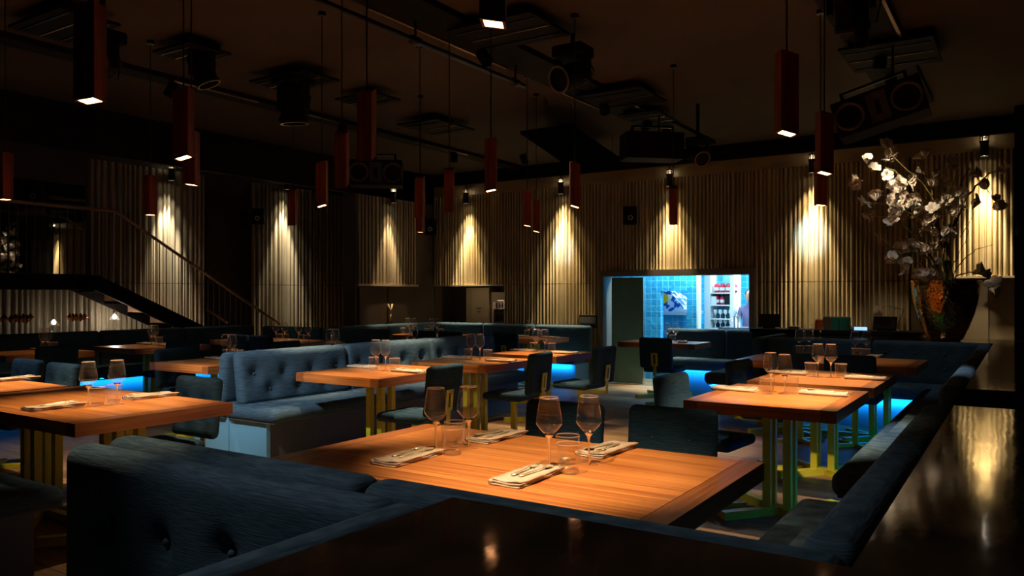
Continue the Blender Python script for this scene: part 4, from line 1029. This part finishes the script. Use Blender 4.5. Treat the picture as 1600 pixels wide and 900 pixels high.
for i, (p, a_, e_, ang_, c_) in enumerate(ADDED_SPOTS):
    lab = ('added black spotlight pointing at the near end of the double bench', 'added black spotlight over the right-hand bench', 'added black spotlight over the bar, out of the picture', 'added black spotlight on the left track over the tables', 'added black spotlight over the far right bench', 'added black spotlight over the open floor at the middle track', 'added black spotlight aimed at the farthest left table', 'added black spotlight aimed at the table under the hanging lamp', 'added black spotlight aimed at the four-glass table', 'added black spotlight aimed at the far back left table', 'added black spotlight aimed at the small far table', 'added black spotlight aimed at the table before the kitchen pass', 'added black spotlight aimed at the wide far table at right', 'added black spotlight aimed at the service counter', 'added black spotlight high above the lower left table', 'added black spotlight with cold beam on the brightest left wall cone', 'added black spotlight with cold beam on the bluish wall cone', 'added black spotlight on the middle track aimed at the nearest right table', 'added black spotlight at the near end of the middle track, out of the picture')[i]
    c = thing('added_spotlight', lab, 'stage light', p)  # body modelled around each spot added for brightness
    d_ = (Vector(a_)-Vector(p)).normalized(); R = d_.to_track_quat('Z', 'Y').to_matrix().to_4x4()
    MB().lathe([(.03, -.16), (.05, -.14), (.055, -.02), (.05, -.02), (.045, -.12), (.001, -.13)], n=16, mtx=R).obj('housing', M['black'], c, True)
    MB().tube([(0, 0, -.0) if False else tuple(-d_*.1), (0, 0, CZ-p[2]-.02)], .01, 6).obj('clamp', M['blackm'], c)
# loudspeakers
def speaker(q, rz, roll, lab, W=.62, cones=True):
    c = thing('loudspeaker', lab, 'speaker', q); c.rotation_euler = (0, roll, rz)
    MB().box((-W/2, -.0, -.15), (W/2, .32, .15)).obj('cabinet', M['black'], c, bevel=.008)
    if cones:
        for sx in (-1, 1):
            R = Matrix.Translation((sx*W*.32, -.002, 0)) @ Matrix.Rotation(PI/2, 4, 'X')
            MB().lathe([(.118, .0), (.118, .012), (.10, .012), (.095, .0), (.04, -.03), (.035, -.015), (.001, -.005)], n=28, mtx=R).obj('woofer', plain('cone_paper', (.07, .05, .04), .6), c, True)
        m = MB(); m.faces([(-.075, -.006, -.12), (.075, -.006, -.12), (.075, -.006, .12), (-.075, -.006, .12), (-.02, .0, -.06), (.02, .0, -.06), (.02, .0, .06), (-.02, .0, .06)], [(0, 1, 5, 4), (1, 2, 6, 5), (2, 3, 7, 6), (3, 0, 4, 7), (4, 5, 6, 7)])
        m.obj('horn', plain('horn_plastic', (.05, .045, .05), .35), c)
    MB().bar((-W*.36, .12, .15), (-W*.36, .12, .22), .03).bar((W*.36, .12, .15), (W*.36, .12, .22), .03).bar((-W*.38, .12, .225), (W*.38, .12, .225), .03, .02).obj('bracket', M['blackm'], c)
    return c
q = atD(587, 269, 9.3); speaker(q, YAW+.1, 0, 'double-cone loudspeaker at left centre below the ceiling', .62)
q = atD(1372, 166, 6.3); speaker(q, YAW-.55, -.26, 'large tilted double-cone loudspeaker at upper right', .68)
q = atD(1025, 226, 8.8); speaker(q, YAW+.15, 0, 'plain black loudspeaker box seen from behind at centre right', .66, False)
MB_ = MB().tube([atD(587, 250, 9.4), atD(587, 250, 9.4)+Vector((0, 0, .6))], .012, 6); 
o = MB_.obj('speaker_rod', M['blackm']); tag(o, 'thin rod holding the left double-cone loudspeaker', 'rod')
for px, py, d, lab in ((1395, 125, 6.4, 'thin rod holding the tilted loudspeaker'), (1030, 205, 8.9, 'thin rod holding the plain black loudspeaker box')):
    a = atD(px, py, d); o = MB().tube([a-Vector((0, 0, .03)), (a.x, a.y, CZ)], .012, 6).obj('speaker_rod', M['blackm']); tag(o, lab, 'rod')
# small wall speakers with ring
for (px, py, f, pl, lab) in ((51, 306, 'x', -10.9, 'small dark wall speaker with pale ring above the stair landing'), (402, 341, 'x', WX+.25, 'small box speaker with pale ring between the mirror and second column'), (672, 358, 'x', XL+.12, 'small wall speaker with pale ring left of the gold wall'), (985, 340, 'y', WY-.16, 'small dark wall speaker with pale ring on the gold wall')):
    q = onX(px, py, pl) if f == 'x' else onY(px, py, pl)
    c = thing('wall_speaker', lab, 'speaker', q, YAW)
    MB().rbox((-.1, 0, -.1), (.1, .12, .17), .012, .2).obj('box', M['black'], c, True)
    MB().lathe([(.022, 0), (.032, .004), (.04, 0)], n=20, mtx=Matrix.Translation((0, -.002, 0)) @ Matrix.Rotation(PI/2, 4, 'X')).obj('ring', M['cream'], c)
    if f == 'x' and px != 672: MB().bar((0, .12, .05), (-.1, .3, .05), .02).obj('bracket', M['blackm'], c)

# ------------------------------------------------------------------ VASE AND MAGNOLIA
q = onZ(1475, 533, CZT); VX, VY = q.x, q.y+.12
R0 = .335; VH = .64
vz = thing('copper_vase', 'large hammered copper vase on the far counter at right', 'vase', (VX, VY, CZT))
prof = [(.001, .0), (.14, .0), (.165, .012), (.185, .05), (.225, .14), (.275, .28), (.308, .42), (.325, .54), (.333, VH), (.338, VH+.004), (.326, VH+.004), (.318, .54), (.30, .42), (.26, .25), (.15, .1)]
MB().lathe(prof, n=56).obj('body', M['copper'], vz, True)
mg = thing('magnolia_branches', 'tall arrangement of flowering magnolia branches standing in the copper vase', 'flowers', (VX, VY, CZT))
mg.location = (VX, VY, CZT)
DV = -VX*SN+VY*CS
def fp(px, py, dd=0):
    v = atD(px, py, DV+dd); return v-Vector((VX, VY, CZT))
rnd = random.Random(5)
def branch(pts, r0, r1, dd):
    P3 = [Vector((rnd.uniform(-.03, .03), rnd.uniform(-.03, .03), .2))]+[fp(x, y, dd*(i+1)/len(pts)) for i, (x, y) in enumerate(pts)]
    fine = []
    for i in range(len(P3)-1):
        for k in range(4):
            t_ = k/4; fine.append(P3[i].lerp(P3[i+1], t_)+Vector((rnd.uniform(-.012, .012), rnd.uniform(-.012, .012), 0)))
    fine.append(P3[-1]); n = len(fine)
    MB().tube(fine, [r0+(r1-r0)*i/(n-1) for i in range(n)], 7).obj('branch', M['bark'], mg, True)
BR = [
 ([(1484, 430), (1481, 385), (1460, 345), (1447, 315), (1425, 290), (1400, 268), (1383, 262)], .030, .006, -.1),
 ([(1480, 425), (1476, 380), (1490, 355), (1510, 310), (1530, 285), (1545, 272), (1568, 262)], .024, .004, .2),
 ([(1470, 425), (1455, 400), (1430, 370), (1405, 345), (1375, 338), (1350, 335)], .014, .003, -.2),
 ([(1478, 425), (1472, 390), (1462, 330), (1455, 290), (1440, 262), (1442, 240)], .016, .003, .1),
 ([(1466, 430), (1445, 400), (1420, 390), (1400, 405), (1382, 385)], .010, .002, -.1),
 ([(1478, 425), (1480, 370), (1465, 320), (1440, 285), (1395, 245), (1390, 232)], .014, .003, 0),
 ([(1492, 432), (1515, 425), (1538, 430), (1556, 440), (1562, 457)], .010, .003, -.15),
 ([(1490, 430), (1505, 405), (1525, 390), (1552, 382)], .008, .002, .1),
 ([(1476, 425), (1474, 380), (1455, 352), (1415, 330), (1380, 318), (1352, 318)], .012, .003, -.3),
 ([(1480, 425), (1486, 370), (1497, 330), (1500, 290), (1515, 262), (1545, 300), (1556, 318)], .012, .003, .3),
 ([(1470, 430), (1450, 380), (1415, 372), (1398, 365)], .006, .002, 0),
 ([(1482, 425), (1500, 395), (1515, 362), (1508, 350)], .006, .002, -.1),
]
for b in BR: branch(*b)
for k in range(22):
    x, y = rnd.choice([(1440, 370), (1420, 340), (1460, 330), (1480, 300), (1410, 390), (1500, 370), (1450, 400)])
    dx, dy = rnd.uniform(-45, 45), rnd.uniform(-45, 20); dd = rnd.uniform(-.3, .3)
    MB().tube([fp(x, y, dd*.3), fp(x+dx*.5, y+dy*.5+3, dd*.7), fp(x+dx, y+dy, dd)], [.004, .003, .0015], 5).obj('twig', M['bark'], mg, True)
def blossom_mesh(openness):
    mb = MB()
    for k in range(7):
        a = 2*PI*k/7+(.2 if k % 2 else 0); R = Matrix.Rotation(a, 4, 'Z') @ Matrix.Rotation(-openness*(1 if k % 2 else .8), 4, 'Y')
        vs = []; n = 5
        for i in range(n+1):
            t_ = i/n; wd = .026*math.sin(PI*min(1, t_*.85+.08))**.8
            for s in (-1, 0, 1):
                vs.append(R @ Vector((.012*math.sin(t_*2.2)-(.006 if s else 0)-(.010*t_*t_), s*wd, .062*t_)))
        fs = []
        for i in range(n):
            for s in range(2): fs.append((i*3+s, i*3+s+1, i*3+s+4, i*3+s+3))
        mb.faces(vs, fs)
    mb.lathe([(.006, -.01), (.009, 0), (.006, .012), (.001, .016)], n=7)
    return mb
BL = [blossom_mesh(o_).mesh('blossom', M['petal'], True) for o_ in (.55, .85, 1.15)]
spots = [(1404, 292, 4), (1397, 285, 2), (1410, 298, 3), (1386, 270, 2), (1392, 314, 5), (1402, 318, 3), (1425, 318, 5), (1432, 326, 6), (1420, 310, 4), (1440, 335, 3), (1452, 342, 3), (1455, 352, 4), (1458, 360, 4), (1462, 322, 3), (1468, 318, 2),
         (1490, 320, 5), (1485, 335, 4), (1480, 365, 4), (1488, 372, 4), (1430, 385, 4), (1440, 392, 5), (1450, 388, 4), (1415, 390, 3), (1405, 408, 3), (1417, 410, 2), (1440, 430, 3), (1455, 428, 3), (1412, 428, 1), (1462, 412, 2),
         (1362, 313, 2), (1351, 322, 1), (1400, 334, 3), (1358, 338, 3), (1340, 290, 3), (1358, 255, 2), (1370, 264, 2), (1390, 240, 4), (1385, 228, 2), (1395, 252, 2), (1442, 245, 3), (1430, 266, 2), (1455, 270, 2), (1480, 262, 2), (1428, 285, 3), (1462, 290, 2), (1475, 290, 2),
         (1530, 276, 2), (1545, 290, 2), (1536, 315, 2), (1556, 320, 3), (1568, 265, 2), (1532, 428, 3), (1556, 442, 2), (1560, 457, 1), (1398, 356, 1), (1500, 300, 2)]
nbl = 0
for (x, y, c) in spots:
    for k in range(max(1, round(c*.62)) if nbl < 98 else 0):
        o = bpy.data.objects.new('blossom', BL[nbl % 3]); COL.objects.link(o); o.parent = mg
        o.location = fp(x+rnd.uniform(-7, 7), y+rnd.uniform(-6, 6), rnd.uniform(-.28, .28)); o.rotation_euler = (rnd.uniform(-1.2, 1.2)+.5, rnd.uniform(-1.2, 1.2), rnd.uniform(0, 6)); s_ = rnd.uniform(.9, 1.45); o.scale = (s_*1.25,)*3
        nbl += 1
a = fp(1405, 300)+Vector((VX, VY, CZT))
light('flower_spot', 'SPOT', (a.x-.7, a.y-1.3, 3.3), 150, (1, .84, .62), (a.x+.12, a.y, a.z-.12), spot_size=math.radians(26), spot_blend=.8, shadow_soft_size=.03)

# ------------------------------------------------------------------ THINGS ON THE SERVICE COUNTER AND LEDGE
SZ = .9355
def screen(x, y, z, w, h, rz, lab, mat_='black', tilt=.3):
    c = thing('point_of_sale_screen', lab, 'screen', (x, y, z), rz)
    R = Matrix.Translation((0, 0, .02)) @ Matrix.Rotation(-tilt, 4, 'X')
    MB().box((-w/2, -.012, 0), (w/2, .012, h), R).obj('housing', M['black'], c)
    MB().box((-w/2+.012, -.014, .012), (w/2-.012, -.012, h-.012), R).obj('display', plain('dark_display', (.03, .028, .025), .25), c)
    MB().box((-w*.3, -.035, 0), (w*.3, .055, .02)).obj('stand', M['blackm'], c)
    return c
q = onY(1202, 512, 10.45); screen(q.x, 10.45, SZ, .26, .17, .1, 'black tilted screen left of the paper stack on the service counter')
q = onY(1382, 514, 10.35); screen(q.x, 10.35, SZ, .26, .16, -.1, 'black tilted screen under the desk lamp on the service counter')
q = onY(919, 508, 11.0); c = screen(q.x-.02, 11.0, .896, .30, .14, .05, 'small tilted screen with pale rim on the bench ledge left of the green panel')
MB().box((-.155, .02, .155), (.155, .032, .163)).obj('rim', M['cream'], c)
def on(px): return onY(px, 514, 10.42).x
for px, w_, h_, col, lab in ((1282, .105, .115, (.75, .14, .03), 'orange menu holder on the service counter'), (1294, .10, .155, (.14, .10, .07), 'brown menu box beside the orange one'), (1306, .09, .155, (.02, .16, .12), 'green menu box beside the brown one'), (1321, .115, .155, (.02, .20, .15), 'rightmost green menu box on the service counter')):
    c = thing('menu_box', lab, 'box', (on(px), 10.4, SZ))
    MB().box((-w_/2, -.05, 0), (w_/2, .05, h_)).obj('box', plain('menu_box_paint', col, .5), c, bevel=.004)
    for k in range(3): MB().box((-w_/2+.008, -.04+k*.028, h_-.01), (w_/2-.008, -.034+k*.028, h_+.012)).obj('menu_card', plain('menu_card', tuple(min(1, v*1.4+.02) for v in col), .6), c)
c = thing('paper_stack', 'small stack of white papers on the service counter right of the black screen', 'papers', (on(1242), 10.4, SZ))
for k in range(3): MB().box((-.07+.004*k, -.05, .001+k*.013), (.07-.006*k, .05, .012+k*.013)).obj('paper', M['cream'], c)
c = thing('mug', 'small white mug left of the glowing screen', 'mug', (on(1333), 10.36, SZ))
MB().lathe([(.001, 0), (.024, 0), (.026, .055), (.023, .055), (.02, .01)], n=14).obj('cup', M['white'], c, True); MB().tube([(.024, 0, .045), (.04, 0, .04), (.04, 0, .018), (.024, 0, .012)], .004, 6).obj('handle', M['white'], c, True)
c = thing('payment_terminal', 'small device with a glowing pale blue display on the service counter', 'device', (on(1347), 10.34, SZ))
MB().box((-.08, -.02, 0), (.08, .03, .05)).obj('housing', M['blackm'], c); MB().box((-.074, -.022, .006), (.074, -.02, .046)).obj('display', plain('blue_display', (.3, .6, 1), .4, 0, (.35, .65, 1), 1.2), c)
q = onY(1400, 515, 10.5); lx = q.x
c = thing('desk_lamp', 'beige jointed desk lamp on the service counter before the wall', 'lamp', (0, 0, 0))
hp = onY(1371, 492, 10.5); el = onY(1413, 484, 10.5); ba = onY(1398, 516, 10.5); mid = onY(1385, 478, 10.5)
MB().lathe([(.05, 0), (.05, .012), (.012, .018)], c=(ba.x, 10.5, SZ), n=18, cap0=True, cap1=True).obj('base', M['cream'], c)
MB().tube([(ba.x, 10.5, SZ), el], .006, 6).obj('lower_arm', M['cream'], c); MB().tube([el, mid, hp+Vector((0, 0, .03))], .005, 6).obj('upper_arm', M['cream'], c)
MB().lathe([(.062, -.01), (.060, .012), (.045, .045), (.022, .065), (.022, .10), (.012, .108)], c=(hp.x, hp.y, hp.z), n=20).obj('lamp_shade', M['cream'], c, True)
